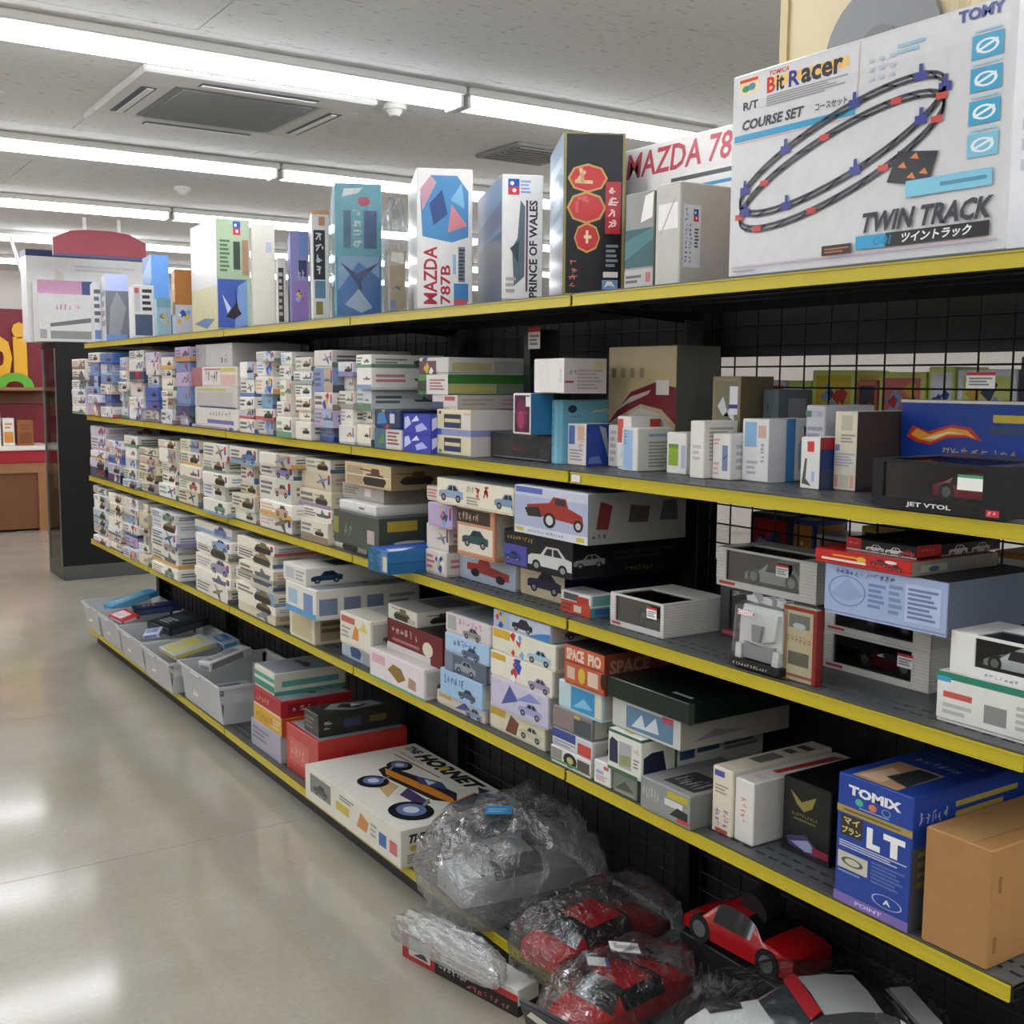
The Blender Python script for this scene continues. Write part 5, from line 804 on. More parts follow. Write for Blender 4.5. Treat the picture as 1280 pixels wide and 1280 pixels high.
b1, z_ = kit(2, 427, 463, 811, '#b4c0d0', 'pale blue box with dark blue blotch picture at the front of fourth shelf', (('p', [(.35, .15), (.3, .6), (.55, .85), (.7, .5), (.65, .15)], '#3f5a8a'), ('r', .75, .1, .95, .6, '#a9aeb4')), inset=.0, yb=835)
kit(2, 425, 466, 779, '#ddd8c8', 'white kit box with orange figure on the pale blue box', (('r', .05, .7, .5, .9, '#c2605a'), ('p', [(.4, .25), (.5, .7), (.62, .6), (.62, .25)], '#d8893a'), ('p', [(.6, .6), (.8, .9), (.9, .6)], '#d2c86a'), ('b', .05, .2, .35, .6, 3, '#a5a196')), z0=z_+.0004, inset=-.01, topops=(('r', .1, .3, .9, .9, '#b9b9b4'), ('p', [(.4, .4), (.9, .6), (.9, .7)], '#2f3a4a')))
b1, z_ = kit(2, 362, 393, 765, '#d9d2bc', 'cream kit box with tan panel, under the white car boxes', (('r', .1, .1, .9, .9, '#c2b490'),), inset=.0, depth=.28, endops=(('r', .08, .1, .9, .85, '#a8967a'), ('b', .1, .3, .85, .7, 2, '#6f604a')))
b1, z_ = kit(2, 357, 395, 739, '#dcdacf', 'white kit box with row of small blue cars on its end', (('r', 0, 0, 1, .2, '#5a9ac8'), ('r', .6, .2, .9, .8, '#6f8ab4'), ('r', .1, .3, .4, .8, '#9fb8d0')), z0=z_+.0004, inset=-.06, depth=.4, endops=(('r', .03, .15, .2, .7, '#7a86a4'), ('r', .26, .15, .42, .7, '#7a86a4'), ('r', .48, .15, .64, .7, '#7f8aa4'), ('b', .7, .3, .95, .7, 2, '#9c9a90')))
kit(2, 354, 382, 711, '#dddbd2', 'white kit box with dark blue car on its end, upper of two', (('r', .1, .2, .5, .8, '#b9bcc0'), ('b', .55, .2, .95, .8, 3, '#a5a4a0')), z0=z_+.0004, inset=-.06, depth=.4, endops=(('c', .2, .45, .3, '#1f3a5a', '#0f1c30'),), topops=(('r', .3, .3, .9, .9, '#2f4058'), ('c', .55, .6, .5, '#1f2f4a')))
for i, (a, b, t, n, st) in enumerate([(116, 134, 604, 7, 'white'), (135, 153, 616, 7, 'white'), (154, 172, 622, 7, 'color'), (173, 186, 632, 6, 'beige'), (187, 223, 642, 6, 'white'), (243, 290, 655, 6, 'white')]): pile(2, a, b, t, n, st, -.02 if i == 4 else .0, .33, seed=80+i)
pile(2, 294, 346, 668, 7, ['beige', 'white'], -.01, .33, seed=90)
# ---------------------------------------------------------------- bottom shelf
def PT(x, y, Y):
    d = cf+cr*((x-640)/FPX)-cu*((y-640)/FPX); return Vector((d.x*Y/d.y, Y, CH+d.z*Y/d.y))
def hornet_top(A):
    A.rect(.0, .0, 1, 1, '#dedcd0')
    A.text('THE', .03, .86, .15, .95, '#26262a', 0, .05, .2); A.text('HORNET', .18, .82, .72, .97, '#1e1e22', 0, .06, .2); A.ell(.42, .89, .025, .05, '#d2b22e', 8)
    A.line(.10, .72, .52, .76, .006, '#c2453c'); A.bars(.08, .77, .3, .81, 2, '#a5a298'); A.poly([(.76, .88), (.92, .94), (.95, .82), (.82, .78)], '#5f7f9a'); A.poly([(.72, .9), (.8, .94), (.8, .84)], '#3a3f3a'); A.rect(.94, .72, .99, .79, '#3a5aa0'); A.rect(.94, .65, .99, .72, '#c2403c')
    A.poly([(.24, .52), (.34, .58), (.52, .66), (.74, .70), (.84, .60), (.76, .48), (.56, .44), (.36, .40), (.26, .44)], '#2c2a34')
    A.poly([(.26, .50), (.42, .54), (.62, .60), (.78, .62), (.88, .58), (.74, .53), (.52, .48), (.34, .44)], '#d8862e')
    A.poly([(.44, .62), (.58, .72), (.68, .68), (.54, .56)], '#3f4f78'); A.poly([(.50, .64), (.57, .68), (.58, .60)], '#c9ccd2')
    A.poly([(.40, .38), (.52, .40), (.62, .22), (.48, .26)], '#c9a878'); A.poly([(.56, .44), (.78, .44), (.80, .34), (.62, .32)], '#4a3f6a')
    A.poly([(.78, .82), (.90, .80), (.95, .50), (.84, .54)], '#26262a'); A.poly([(.80, .79), (.88, .77), (.92, .55), (.85, .57)], '#5a6a78'); A.line(.78, .82, .84, .54, .008, '#d8862e'); A.line(.90, .80, .95, .50, .008, '#d8862e')
    for cx, cy, rx, ry in ((.27, .62, .075, .10), (.40, .28, .085, .12), (.82, .24, .115, .16)):
        A.ell(cx, cy, rx, ry, '#1c1d22', 18); A.ell(cx-.01, cy+.01, rx*.66, ry*.66, '#5f77a0', 16); A.ell(cx-.01, cy+.01, rx*.36, ry*.36, '#c2cad6', 12)
    A.line(.27, .56, .30, .5, .01, '#8a8d92'); A.line(.40, .36, .38, .44, .01, '#8a8d92'); A.line(.80, .36, .74, .46, .012, '#8a8d92')
hx0, hx1, hy0, hy1 = 1.531, 1.968, 2.933, 3.653
REG[1].append((hx0, hx1, hy0, hy1, .11, .24))
hb = carton('kit_box', (hx1-hx0, hy1-hy0, .119), '#dcdacd', (( hx0+hx1)/2, (hy0+hy1)/2, SH[1]+.0008), 0,
    {'front': L(('r', .06, .3, .3, .85, '#7f8078'), ('c', .18, .5, .16, '#4a4c48'), ('r', .36, .35, .5, .6, '#c9b04a'), ('p', [(.58, .3), (.62, .75), (.7, .6), (.68, .3)], '#c98a4a'), ('r', .8, .25, .87, .6, '#3f6aa8'), ('r', .9, .25, .97, .6, '#c86a6a'), ('b', .4, .68, .55, .85, 2, '#8a887c'), ('b', .72, .3, .78, .7, 3, '#a5a398')),
     'end': L(('t', 'THE HORNET', .05, .62, .52, .86, '#26262a', 0, .06, .3), ('b', .05, .1, .5, .35, 4, '#8a887c'), ('c', .42, .42, .22, '#3a4a68'), ('c', .75, .5, .3, '#2f3f5a'), ('e', .1, .5, .03, .08, '#c9a83a')), 'top': hornet_top},
    True, 'card', 'big white buggy kit box with buggy picture jutting over the bottom yellow rail', 'box')
kit1 = lambda *a, **k: kit(1, *a, **k)
b1, z_ = kit1(358, 398, 928, '#b8332c', 'flat red box under the black box on bottom shelf', (('r', .1, .25, .7, .75, '#c9574c'), ('g', .15, .35, .6, .65, 5, '#e0b0a4')), inset=.03, depth=.36, endops=(('g', .1, .3, .6, .7, 6, '#8a2a24'),), m='gloss')
kit1(380, 398, 895, '#34332f', 'black kit box with white chassis picture on the flat red box', (('b', .1, .2, .7, .8, 3, '#6a6860'),), z0=z_+.0004, inset=.05, depth=.34, endops=(('g', .06, .25, .16, .7, 2, '#c9c6ba', True), ('r', .3, .3, .5, .7, '#3f4860'), ('r', .6, .35, .8, .65, '#6a6430')), topops=(('p', [(.1, .3), (.5, .15), (.9, .4), (.8, .8), (.3, .75)], '#8f9290'), ('p', [(.2, .4), (.5, .3), (.8, .5), (.6, .65)], '#2f3134'), ('p', [(.3, .5), (.6, .45), (.55, .6)], '#d9dad6')), m='gloss')
b1, z_ = kit1(314, 351, 921, '#a5a2b0', 'lilac grey kit box lowest of the red and yellow stack', (('b', .05, .3, .6, .8, 3, '#7a7890'),), inset=.02, depth=.3)
b1, z_ = kit1(317, 352, 900, '#d2a534', 'yellow kit box in the middle of the red and yellow stack', (('g', .1, .25, .7, .75, 6, '#a86a2a'), ('b', .7, .2, .95, .8, 3, '#c9c0a0')), z0=z_+.0004, inset=.02, depth=.3, endops=(('r', 0, 0, 1, 1, '#c2552f'), ('g', .1, .3, .5, .7, 4, '#e8d9b0')))
b1, z_ = kit1(317, 351, 878, '#a8242a', 'red kit box on the yellow box, bottom shelf', (('g', .1, .3, .6, .7, 5, '#d8a09a'), ('r', .0, .0, 1, .1, '#d9cfc6')), z0=z_+.0004, inset=.02, depth=.3, endops=(('r', .1, .2, .5, .8, '#8a1a22'), ('g', .15, .35, .45, .65, 3, '#d8b0a8')))
kit1(318, 343, 843, '#d6d4c4', 'cream and teal striped kit box on top of the red box', (('r', 0, .1, 1, .4, '#3f8a7a'), ('r', 0, .55, 1, .75, '#4f9a86')), z0=z_+.0004, inset=.03, depth=.3, endops=(('r', .1, .35, .9, .62, '#5fa79c'), ('r', 0, 0, 1, .18, '#4f9a90')))
# clear plastic tubs full of bagged parts
def tub_mesh(dx, dy, dz):
    b = MB(); t = .003; k = .02
    def wall(p, q, nx, ny):
        (ax, ay), (bx, by) = p, q; v = []
        for (x, y), z in (((ax, ay), 0), ((bx, by), 0), ((bx+nx*k, by+ny*k), dz), ((ax+nx*k, ay+ny*k), dz)): v.append((x, y, z))
        v += [(x-nx*t, y-ny*t, z) for x, y, z in v]; n = len(b.v); b.v += v
        b.f += [tuple(i+n for i in q) for q in ((0, 1, 2, 3), (7, 6, 5, 4), (0, 4, 5, 1), (1, 5, 6, 2), (2, 6, 7, 3), (3, 7, 4, 0))]
    X, Y = dx/2-k, dy/2-k
    wall((-X, -Y), (X, -Y), 0, -1); wall((X, Y), (-X, Y), 0, 1); wall((-X, Y), (-X, -Y), -1, 0); wall((X, -Y), (X, Y), 1, 0); b.box(-X, -Y, 0, X, Y, t)
    return b
def tub(y0, y1, x0, label, seed, things, dz=.15):
    dx, dy = .42, y1-y0; o = empty('plastic_tub', (x0+dx/2, (y0+y1)/2, SH[1]+.0008)); tag(o, label, 'tub', 'clear plastic tubs on the bottom shelf')
    tub_mesh(dx, dy, dz).build('shell', M['tub'], o)
    r = MB(); X, Y = dx/2, dy/2
    for a in ((-X-.008, -Y-.008, X+.008, -Y), (-X-.008, Y, X+.008, Y+.008), (-X-.008, -Y, -X, Y), (X, -Y, X+.008, Y)): r.box(a[0], a[1], dz-.012, a[2], a[3], dz+.004, .002)
    r.build('rim', M['tub'], o)
    MB().box(-X-.022, -.06, dz-.006, -X-.008, .06, dz+.002, .003).build('handle', M['tub'], o)
    sticker(o, (-X+.012, Y*.4, .05), (0, -1, 0), (0, 0, 1), .06, .045, (('b', .1, .2, .9, .8, 3, '#c98a84'),), 'shelf_label', '#e6dcd8')
    rnd = random.Random(seed); zt = .01
    # hidden fill: loose cards standing in the tub, then what pokes out of it
    for i, (nm, lb, c, c2, tx, ty, tz, w, d, h, rx, ry, rz) in enumerate(things):
        if rx == ry == rz == 0: h = .07; w *= .85; d *= .85
        elif tz > .1: tz += .03; w *= .85; d *= .9; h *= .8
        q = carton(nm, (w, d, h), c, (o.location.x+tx, o.location.y+ty, o.location.z+tz), 0, {'front': L(('r', .1, .1, .9, .6, c2)), 'top': L(('r', .1, .1, .7, .8, c2), ('b', .15, .2, .6, .5, 3, '#b9b9b9')), 'end': L(('r', .05, .15, .8, .85, c2))}, False, 'gloss', lb, 'packet', tilt=(math.radians(rx), math.radians(ry), math.radians(rz)))
    return o
tub(6.63, 6.985, 1.535, 'clear tub with a sky blue box sticking out, at the far end of bottom shelf', 1, [('parts_packet', 'long sky blue box slanting up out of the far tub', '#3f96c4', '#6fb8d8', .03, 0, .115, .34, .14, .04, 0, -13, 8), ('parts_packet', 'white bag of parts low in the far tub', '#d4dade', '#a8bcc8', -.06, 0, .004, .22, .30, .10, 0, 0, 0)])
tub(6.17, 6.60, 1.535, 'second clear tub from the far end with red and navy packets', 2, [('parts_packet', 'navy blue box lying across the second tub', '#1d2746', '#3a4a78', .06, .02, .13, .30, .16, .045, 0, -4, -10), ('parts_packet', 'red and white packet on the front of the second tub', '#c8322f', '#e8ddd8', -.13, -.03, .12, .12, .18, .025, 6, -12, 12), ('parts_packet', 'white packet low in the second tub', '#d6dade', '#9fb4c4', -.02, 0, .004, .3, .3, .10, 0, 0, 0)])
tub(5.69, 6.14, 1.525, 'third clear tub from the far end holding a black bag', 3, [('parts_packet', 'black bagged part on the third tub', '#2a2e31', '#4a5054', .05, .02, .13, .28, .24, .05, 3, -6, 15), ('parts_packet', 'blue white card at the front of the third tub', '#c9d2e6', '#7f8fc4', -.12, -.12, .13, .10, .1, .03, 10, -8, -30), ('parts_packet', 'pale bag low in the third tub', '#c9cfd0', '#6f8a6a', 0, 0, .004, .32, .3, .10, 0, 0, 0)])
tub(5.20, 5.66, 1.515, 'fourth clear tub from the far end with yellow bagged sheet', 4, [('parts_packet', 'clear bag with yellow sheet on the fourth tub', '#b9c0b0', '#cfc66a', -.04, .02, .12, .26, .2, .03, 4, -9, 8), ('parts_packet', 'blue topped packet at the back of the fourth tub', '#9fb0b8', '#3f7fc0', .15, .03, .125, .10, .22, .03, 0, -10, 0), ('parts_packet', 'purple and cream packets low in the fourth tub', '#c9bfae', '#6a5a90', -.05, -.05, .004, .26, .26, .10, 0, 0, 0)])
tub(4.60, 5.16, 1.55, 'nearest-filled clear tub with grey boards beside the red boxes'.replace('nearest-filled', 'large'), 5, [('parts_packet', 'white tubular packet leaning on the large tub', '#d0d2d0', '#8a8c8c', -.05, .10, .15, .28, .09, .05, 0, -8, 20), ('parts_packet', 'grey board standing inside the large tub', '#a9aaa8', '#c4b9b4', .11, .0, .004, .02, .34, .15, 0, 0, 1), ('parts_packet', 'bundle of printed sheets low in the large tub', '#bfc4c4', '#5a6470', -.06, -.02, .004, .28, .38, .09, 0, 0, 0)], .17)
# ---------------------------------------------------------------- bagged car bodies near the camera
def bag_mesh(rx, ry, h, seed, nu=56, nv=22, crease=.07, pw=6):
    """closed, crumpled film shape: flat underneath, folded ridges, gathered towards its ends"""
    from mathutils import noise
    b = MB(); o = Vector((seed*3.1, seed*1.7, seed*.9))
    for j in range(nv+1):
        ph = min(1, j/(nv-2))*math.pi/2; last = j == nv
        for i in range(nu):
            th = 2*math.pi*i/nu; c, s = math.cos(th), math.sin(th)
            m = (abs(c)**pw+abs(s)**pw)**(-1/pw); rr = 0 if last else (math.sin(ph)**.6 if j else 0)
            if j == nv-1: rr = .6
            x, y, z = rx*m*c*rr, ry*m*s*rr, math.cos(ph) if j < nv-1 else 0
            p = Vector((c*rr*2.2, s*rr*2.2, z*2))
            k = noise.noise(p*1.6+o)+abs(noise.noise(p*3.4+o))*1.1-abs(noise.noise(p*7+o))*.8
            f = 1+crease*k; b.v.append((x*f, y*f, max(0, h*(z**.7)*(1+crease*1.8*k))))
    for j in range(nv):
        for i in range(nu): q = (i+1) % nu; b.f.append((j*nu+i, (j+1)*nu+i, (j+1)*nu+q, j*nu+q))
    return b
def bag(loc, rz, rx, ry, h, label, m, seed, crease=.07):
    me = bag_mesh(rx, ry, h, seed, crease=crease).mesh('plastic_bag', smooth=True)
    bm = bmesh.new(); bm.from_mesh(me); bmesh.ops.remove_doubles(bm, verts=bm.verts, dist=1e-5); bm.to_mesh(me); bm.free()
    o = link('plastic_bag', me, M[m]); o.location = loc; o.rotation_euler = (0, 0, rz); tag(o, label, 'bag'); return o
Z1 = SH[1]+.0012
carA, HA, wA = toy_car((1.735, 2.227, Z1+.004), .40, math.radians(-84), M['redpl'], 'red car body in a crumpled bag beside the big clear bag', name='car_body', Hh=.27, Ww=.40, glassm='darkglass', wheels=False, cat='car body')
bag((1.735, 2.227, Z1), math.radians(6), .232, .118, .165, 'crumpled clear bag around the red car body beside the big clear bag', 'bag2', 3, .06)
carB, HB, wB = toy_car((1.59, 1.955, Z1+.004), .36, math.radians(98), M['redpl'], 'red car body in a bag with white tags at the shelf front', name='car_body', Hh=.28, Ww=.42, roof=(.36, .66), wheels=False, cat='car body')
bgB = bag((1.588, 1.955, Z1), math.radians(8), .205, .102, .15, 'crumpled clear bag with two white tags around the front red car body', 'bag2', 7, .07)
sticker(bgB, (-.01, .02, .152), (.75, -.62, -.1), (.62, .76, -.06), .07, .055, (('b', .15, .3, .85, .7, 5, '#7a7a7c'),))
sticker(bgB, (-.09, .015, .148), (.75, -.62, -.1), (.62, .76, -.06), .05, .045, (('r', .85, 0, 1, 1, '#3a5ac0'),), 'barcode_tag')
carton('kit_box', (.15, .34, .13), '#1c1d20', (1.885, 1.825, Z1), 0, {'front': L(('g', .1, .3, .5, .7, 5, '#5a5c60'), ('r', .7, .2, .95, .6, '#5a1a20'))}, True, 'card', 'black box under the red buggy body at the back of bottom shelf', 'box')
carC, HC, wC = toy_car((1.885, 1.825, Z1+.132), .34, math.radians(3), M['redpl'], 'red buggy body with black tyre at the back of the bottom shelf', name='car_body', Hh=.34, Ww=.44, roof=(.34, .6), cat='car body')
MB().cyl((-.03, -.02, .118), (.03, -.02, .13), .04, 22).build('spare_wheel', M['rubber'], carC)
carton('kit_box', (.30, .17, .088), '#202226', (1.705, 1.47, Z1), math.radians(-26), {'front': L(('r', .1, .2, .6, .7, '#3a3d44'))}, True, 'card', 'flat black box carrying the bagged white car body', 'box')
carD, HD, wD = toy_car((1.70, 1.475, Z1+.0945), .50, math.radians(64), M['whitepl'], 'white car body with red windscreen banner in a clear bag', name='car_body', Hh=.31, Ww=.40, roof=(.46, .74), wing=True, cat='car body', hub='steel', glassm='smoke')
# banner along the top of the windscreen
ys = .50*(.5-(.46-.03)); yr = .50*(.5-(.46+.02)); zs, zr = .90*HD, .985*HD
b = MB(); hw_ = wD*.70
n0 = Vector((0, yr-ys, zr-zs)).normalized(); up = Vector((0, zs-zr, yr-ys)).normalized()
if up.z < 0: up = -up
P0, P1 = Vector((0, ys+.002, zs-.002)), Vector((0, yr+.004, zr+.001))
b.v = [tuple(Vector((sx*hw_*k_, 0, 0))+P+up*o_) for o_ in (.003, .0055) for P, k_ in ((P0, 1.04), (P1, 1.0)) for sx in (-1, 1)]
b.f = [(0, 1, 3, 2), (4, 6, 7, 5), (0, 4, 5, 1), (2, 3, 7, 6), (0, 2, 6, 4), (1, 5, 7, 3)]
b.build('windscreen_banner', M['matte'], carD, '#b81c28')
bag((1.70, 1.475, Z1+.09), math.radians(-26), .272, .138, .20, 'clear bag pulled loosely over the white car body', 'wrap', 11, .03)
hc = MB().box(-.006, -.085, 0, .006, .085, .085, .002).build('header_card', M['gloss'], bgB, '#1d2026'); hc.location = (-.20, .0, .012); hc.rotation_euler = (0, math.radians(-20), math.radians(4))
A = Art(); A.face('front', .012, .17, .085); L(('p', [(.08, .55), (.2, .8), (.95, .45), (.85, .15)], '#d9d9d0'), ('r', .05, .85, .6, .95, '#3a3e46'))(A); pr_ = A.build(hc, M['gloss'], 'card_print')
tz = tanb.location; bag((tz.x, tz.y, tz.z+tanb.dimensions.z+.012), math.radians(-24), .032, .13, .15, 'crumpled clear bag lying on the small tan aircraft box', 'bag', 4, .1)
# big clear bag over a grey blister and the long box on the floor
carG, HG, wG = toy_car((1.735, 2.63, Z1+.004), .40, math.radians(-96), mat('grey_clear_body', '#b4b8b8', .15, 0, .6, coat=.5), 'grey clear car body inside the big clear bag', name='car_body', Hh=.36, Ww=.46, roof=(.4, .7), glassm='film', wheels=False, cat='car body')
bgG = bag((1.728, 2.635, Z1), math.radians(-6), .238, .195, .25, 'big clear plastic bag on the bottom shelf beside the buggy kit box', 'bag', 5, .08)
sticker(bgG, (-.10, -.04, .262), (.8, -.4, .0), (.45, .8, .1), .075, .05, (('b', .1, .2, .8, .7, 2, '#8fc4e8'),), 'blue_label', '#4a94d0')
lbx = carton('blister_box', (.078, .44, .072), '#d6d4d0', (1.478, 2.452, .0008), math.radians(12.5), {'front': L(('r', .0, .0, 1, .55, '#241f1f'), ('r', 0, .0, .3, 1, '#a3262a'), ('r', .06, .18, .26, .9, '#c9c5c0'), ('p', [(.1, .25), (.2, .5), (.24, .25)], '#3a3a3c'), ('g', .34, .25, .6, .5, 7, '#d2cec8'), ('g', .58, .08, .95, .3, 8, '#c86a66'), ('r', .3, .6, .36, .9, '#c24a4a'), ('b', .4, .65, .75, .9, 2, '#b5605c'), ('r', .8, .55, 1, .8, '#b8332f')), 'end': L(('r', 0, 0, 1, .4, '#2a2424'))}, False, 'gloss', 'long red white and black box on the floor before the shelf', 'box')
bag((1.42, 2.46, .0755), math.radians(12.5), .04, .20, .085, 'clear bag slumped along the top of the long floor box', 'bag', 9, .06)
# ================================================================== FAR END OF THE SHOP
sc_ = empty('display_cabinet', (1.91, 9.30, 0)); tag(sc_, 'tall black display cabinet with glass front beyond the shelving', 'cabinet')
CW, CD, CHh = .95, .52, 1.85
MB().box(0, 0, 0, CW, CD, .11, .004).build('base', mat('cabinet_grey', '#4a4d48', .5), sc_)
MB().box(0, 0, .11, CW, .02, CHh, .002).build('side_panel', M['black'], sc_); MB().box(0, CD-.02, .11, CW, CD, CHh, .002).build('side_panel', M['dark'], sc_)
MB().box(0, .02, CHh-.05, CW, CD-.02, CHh, .002).build('top_panel', M['dark'], sc_); MB().box(CW-.02, .02, .11, CW, CD-.02, CHh-.05).build('back_panel', M['dark'], sc_)
for y in (.02, CD-.045): MB().box(-.004, y, .11, .012, y+.025, CHh-.05).build('door_stile', M['steel'], sc_)
MB().box(.002, .045, .11, .006, CD-.045, CHh-.05).build('glass_door', M['glass'], sc_)
rnd = random.Random(3)
for i in range(5):
    zq = .40+.29*i; MB().box(.02, .025, zq, CW-.03, CD-.025, zq+.008).build('glass_shelf', M['glass'], sc_)
    if i > 0:
        for k in range(3):
            c = rnd.choice(['#c98a2a', '#a33a30', '#7fa03a', '#b9b0a4', '#3f7fb0', '#d8a23a', '#e4e0d8'])
            carton('toy_box', (.12, .12, rnd.uniform(.12, .2)), c, (1.91+.10, 9.30+.10+k*.155, zq+.0088), 0, {'front': L(('r', .1, .1, .9, .5, rnd.choice(ACC)), ('rb', .5, .65, .7, rnd))}, False, 'card', f'{colword(c)} toy box {ORD[k]} from the aisle side on {ORD[i-1]} filled cabinet shelf up', 'box', 'toy boxes inside the display cabinet')
pa = PT(36, 430, 9.56); pb = PT(181, 320, 9.56)
carton('appliance_box', (pb.x-pa.x, .22, pb.z-CHh-.005), '#e9e9e8', ((pa.x+pb.x)/2, 9.66, CHh+.001), 0, {'end': L(('r', .0, .93, 1, 1, '#3a4266'), ('g', .35, .94, .95, .98, 14, '#8a90b0'), ('p', [(.2, .55), (.32, .5), (.3, .75), (.24, .8)], '#d6d4c6'), ('b', .5, .62, .78, .7, 1, '#e0a0b4'), ('b', .4, .78, .9, .86, 2, '#d4d6d8')), 'front': L(('r', 0, .93, 1, 1, '#4a5274'))}, False, 'gloss', 'large white box with navy top stripe on the display cabinet', 'box')
pa = PT(49, 428, 9.34); pb = PT(119, 352, 9.34)
carton('appliance_box', (pb.x-pa.x, .18, pb.z-CHh-.005), '#cfcfcd', ((pa.x+pb.x)/2, 9.43, CHh+.001), 0, {'end': L(('r', .0, .78, .76, 1, '#d29ac0'), ('r', .76, .78, 1, 1, '#2f4686'), ('g', .3, .52, .75, .62, 6, '#c870a8'), ('p', [(.2, .3), (1, .42), (1, .34), (.2, .24)], '#6a6a6a'), ('r', .2, .05, 1, .18, '#8a8a86'), ('r', .02, .05, .14, .2, '#9a9a98')), 'front': L(('r', .0, .0, 1, 1, '#d6d6d4'))}, False, 'gloss', 'grey printer box with pink stripe in front of the large white box', 'box')
# red hanging sign
a, c = PT(66, 315, 8.7), PT(182, 315, 8.7)
sg = empty('hanging_sign', ((a.x+c.x)/2, 8.7, 0)); w = (c.x-a.x)/2; tag(sg, 'red arched sign board hanging from the ceiling', 'sign'); zb, ze, zc = PT(66, 316, 8.7).z, PT(66, 297, 8.7).z, PT(120, 289, 8.7).z
MB().prism([(-w, zb), (w, zb), (w, ze), (w*.62, zc-.01), (w*.25, zc+.004), (-w*.25, zc+.004), (-w*.62, zc-.01), (-w, ze)], 'y', -.02, .02).build('board', mat('red_sign', '#86162a', .45), sg)
MB().box(-w, -.021, zb-.02, w, .021, zb, .002).build('lower_rail', mat('navy_rail', '#3a4266', .5), sg)
for x in (-.32*w*1.0, .42*w): MB().box(x-.012, -.006, zc-.004, x+.012, .006, CEIL).build('hanger_rod', M['white'], sg)
# cable duct from the ceiling to the cabinet
t0 = PT(10, 292, 9.80); t1 = Vector((1.935, 9.80, CHh+.012))
dc = MB().cyl((t0.x, 9.80, CEIL-.001), t1, .012, 10).build('cable_duct', M['white']); tag(dc, 'slim white cable duct dropping from the ceiling to the cabinet top', 'duct')
MB().cyl((t0.x, 9.80, CEIL-.012), (t0.x, 9.80, CEIL-.0005), .03, 14).build('ceiling_rose', M['white'], dc)
# cash counter and the wall behind it
ct = empty('cash_counter', (0, 12.55, 0)); tag(ct, 'wooden cash counter with red band and white top at the far wall', 'counter')
wood = mat('counter_wood', '#9a6a44', .5, var=.12, vscale=4); wood2 = mat('counter_wood_dark', '#6f4526', .55, var=.12, vscale=4)
MB().box(-2.2, .02, .02, 2.47, .55, .60, .003).build('front_panel', wood2, ct); MB().box(-2.2, 0, .60, 2.49, .56, .71, .003).build('upper_panel', wood, ct)
MB().box(-2.2, -.012, .71, 2.5, .57, .835, .003).build('red_band', mat('counter_red', '#a3202c', .4), ct); MB().box(-2.22, -.03, .835, 2.52, .59, .88, .005).build('counter_top', mat('counter_top_white', '#e4ddd2', .4), ct)
for x in (-1.0, .2, 1.4): MB().box(x-.01, .015, .02, x+.01, .02, .60).build('panel_joint', wood, ct)
MB().box(2.36, -.005, .0, 2.47, .56, .60, .003).build('end_panel', wood, ct)
rnd = random.Random(9)
for i, (px_, py_, w_, h_, c, c2, lb) in enumerate(((0, 530, .16, .34, '#e6dfd2', '#c9b48a', 'cream paper bag on the cash counter'), (21, 528, .11, .28, '#e4e2de', '#d8923a', 'white and orange box on the cash counter'), (41, 536, .15, .26, '#8f5a34', '#7a4a28', 'brown carton on the counter end'), (-20, 540, .14, .2, '#d6d0c6', '#b0a898', 'small pale box on the cash counter'))):
    p = PT(px_, py_, 12.8); carton('counter_box', (w_, .15, h_), c, (p.x-.1, 12.72+.05*(i % 2), .8808), 0, {'end': L(('r', .1, .1, .9, .5, c2), ('b', .2, .6, .8, .85, 2, c2))}, False, 'card', lb, 'box')
wsf = MB().box(.6, 13.02, 1.44, 2.62, 13.36, 1.475, .003).build('wall_shelf', wood); tag(wsf, 'wooden shelf on the red wall above the counter', 'shelf')
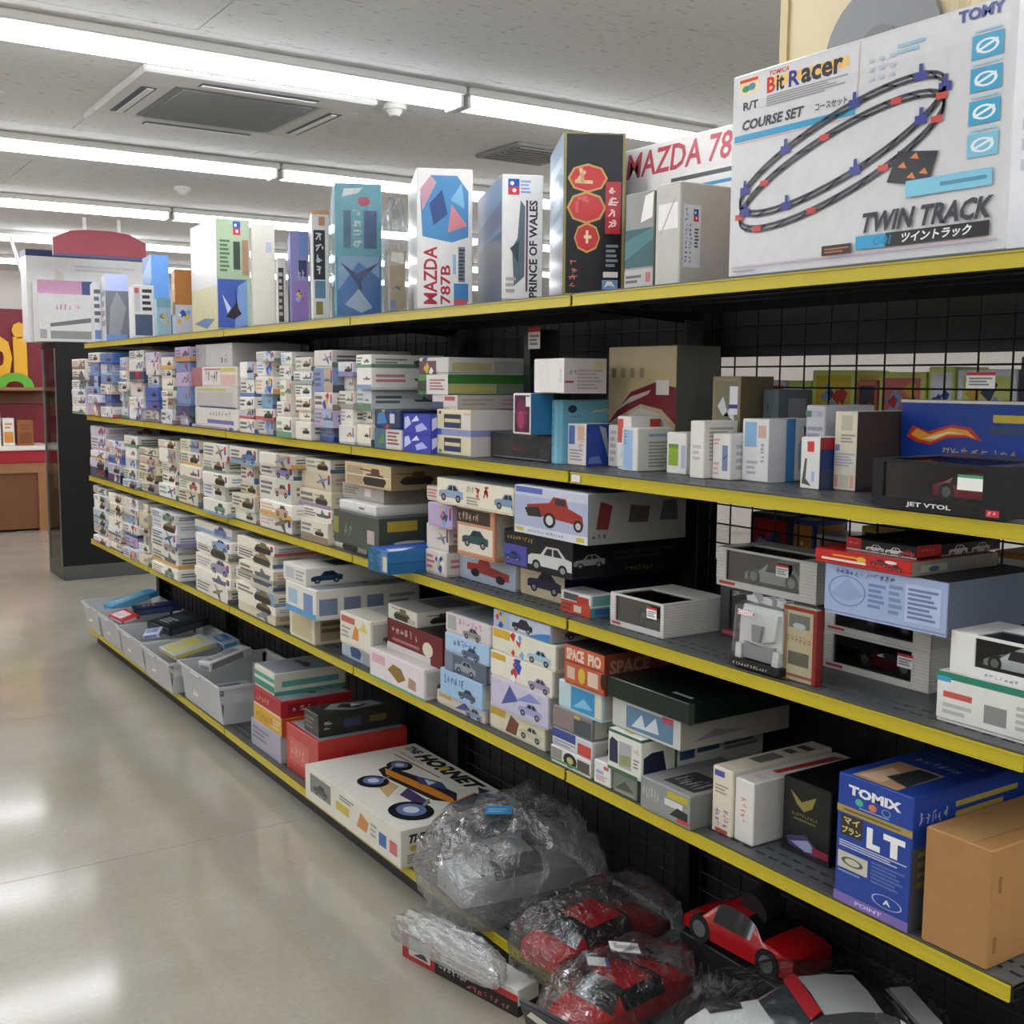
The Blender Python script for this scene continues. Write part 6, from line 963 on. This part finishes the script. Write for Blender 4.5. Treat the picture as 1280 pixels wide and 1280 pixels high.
MB().box(.6, 13.34, 1.30, 2.62, 13.365, 1.44, .002).build('backing_rail', wood2, wsf)
for i in range(3):
    c = ['#c9a26a', '#b8463a', '#d8d0c0', '#6f8f4a', '#c98a3a'][i]; carton('gift_box', (.11, .1, .06+.02*(i % 3)), c, (1.55+.22*i, 13.12, 1.4758), 0, {'end': L(('r', .1, .2, .9, .6, '#e6dccb'))}, False, 'card', f'{colword(c)} gift box {ORD[i]} along the wall shelf', 'box', 'gift boxes on the wall shelf')
def letter(ch, x0, x1, z0, z1, col, label, dep=.05):
    v, f = textmesh(ch, .05); b = MB(); n = len(v)
    P = [(x0+(x1-x0)*p, z0+(z1-z0)*q) for p, q in v]
    b.v = [(x, 13.368-dep, z) for x, z in P]+[(x, 13.366, z) for x, z in P]; b.f = [q for q in f]+[tuple(i+n for i in reversed(q)) for q in f]
    from collections import Counter
    ed = Counter(tuple(sorted((q[i], q[(i+1) % len(q)]))) for q in f for i in range(len(q)))
    b.f += [(a, c, c+n, a+n) for (a, c), k in ed.items() if k == 1]
    o = b.build('wall_letter', mat('letter_'+ch, col, .4)); tag(o, label, 'letter'); return o
p0, p1 = PT(-14, 476, 13.33), PT(14, 420, 13.33); letter('o', p0.x, p1.x, p0.z, p1.z, '#f0b21e', 'round yellow letter o on the red wall')
p0, p1 = PT(17, 474, 13.33), PT(33, 403, 13.33); letter('i', p0.x, p1.x, p0.z, p1.z, '#f0b21e', 'yellow letter i with dot on the red wall')
p = PT(20, 496, 13.0); gr = MB(); n = 16
for k, (r0, r1) in enumerate(((.19, .09),)):
    o_ = [(r0*math.cos(math.pi*i/n), r0*.8*math.sin(math.pi*i/n)) for i in range(n+1)]; i_ = [(r1*math.cos(math.pi*i/n), r1*.7*math.sin(math.pi*i/n)) for i in range(n, -1, -1)]
    gr.prism(o_+i_, 'y', -.03, .03)
g_ = gr.build('arch_ornament', mat('green_plastic', '#5fa82e', .4)); g_.location = (p.x, 13.06, 1.4758); tag(g_, 'bright green arch ornament on the wall shelf under yellow letters', 'ornament')
label_auto()
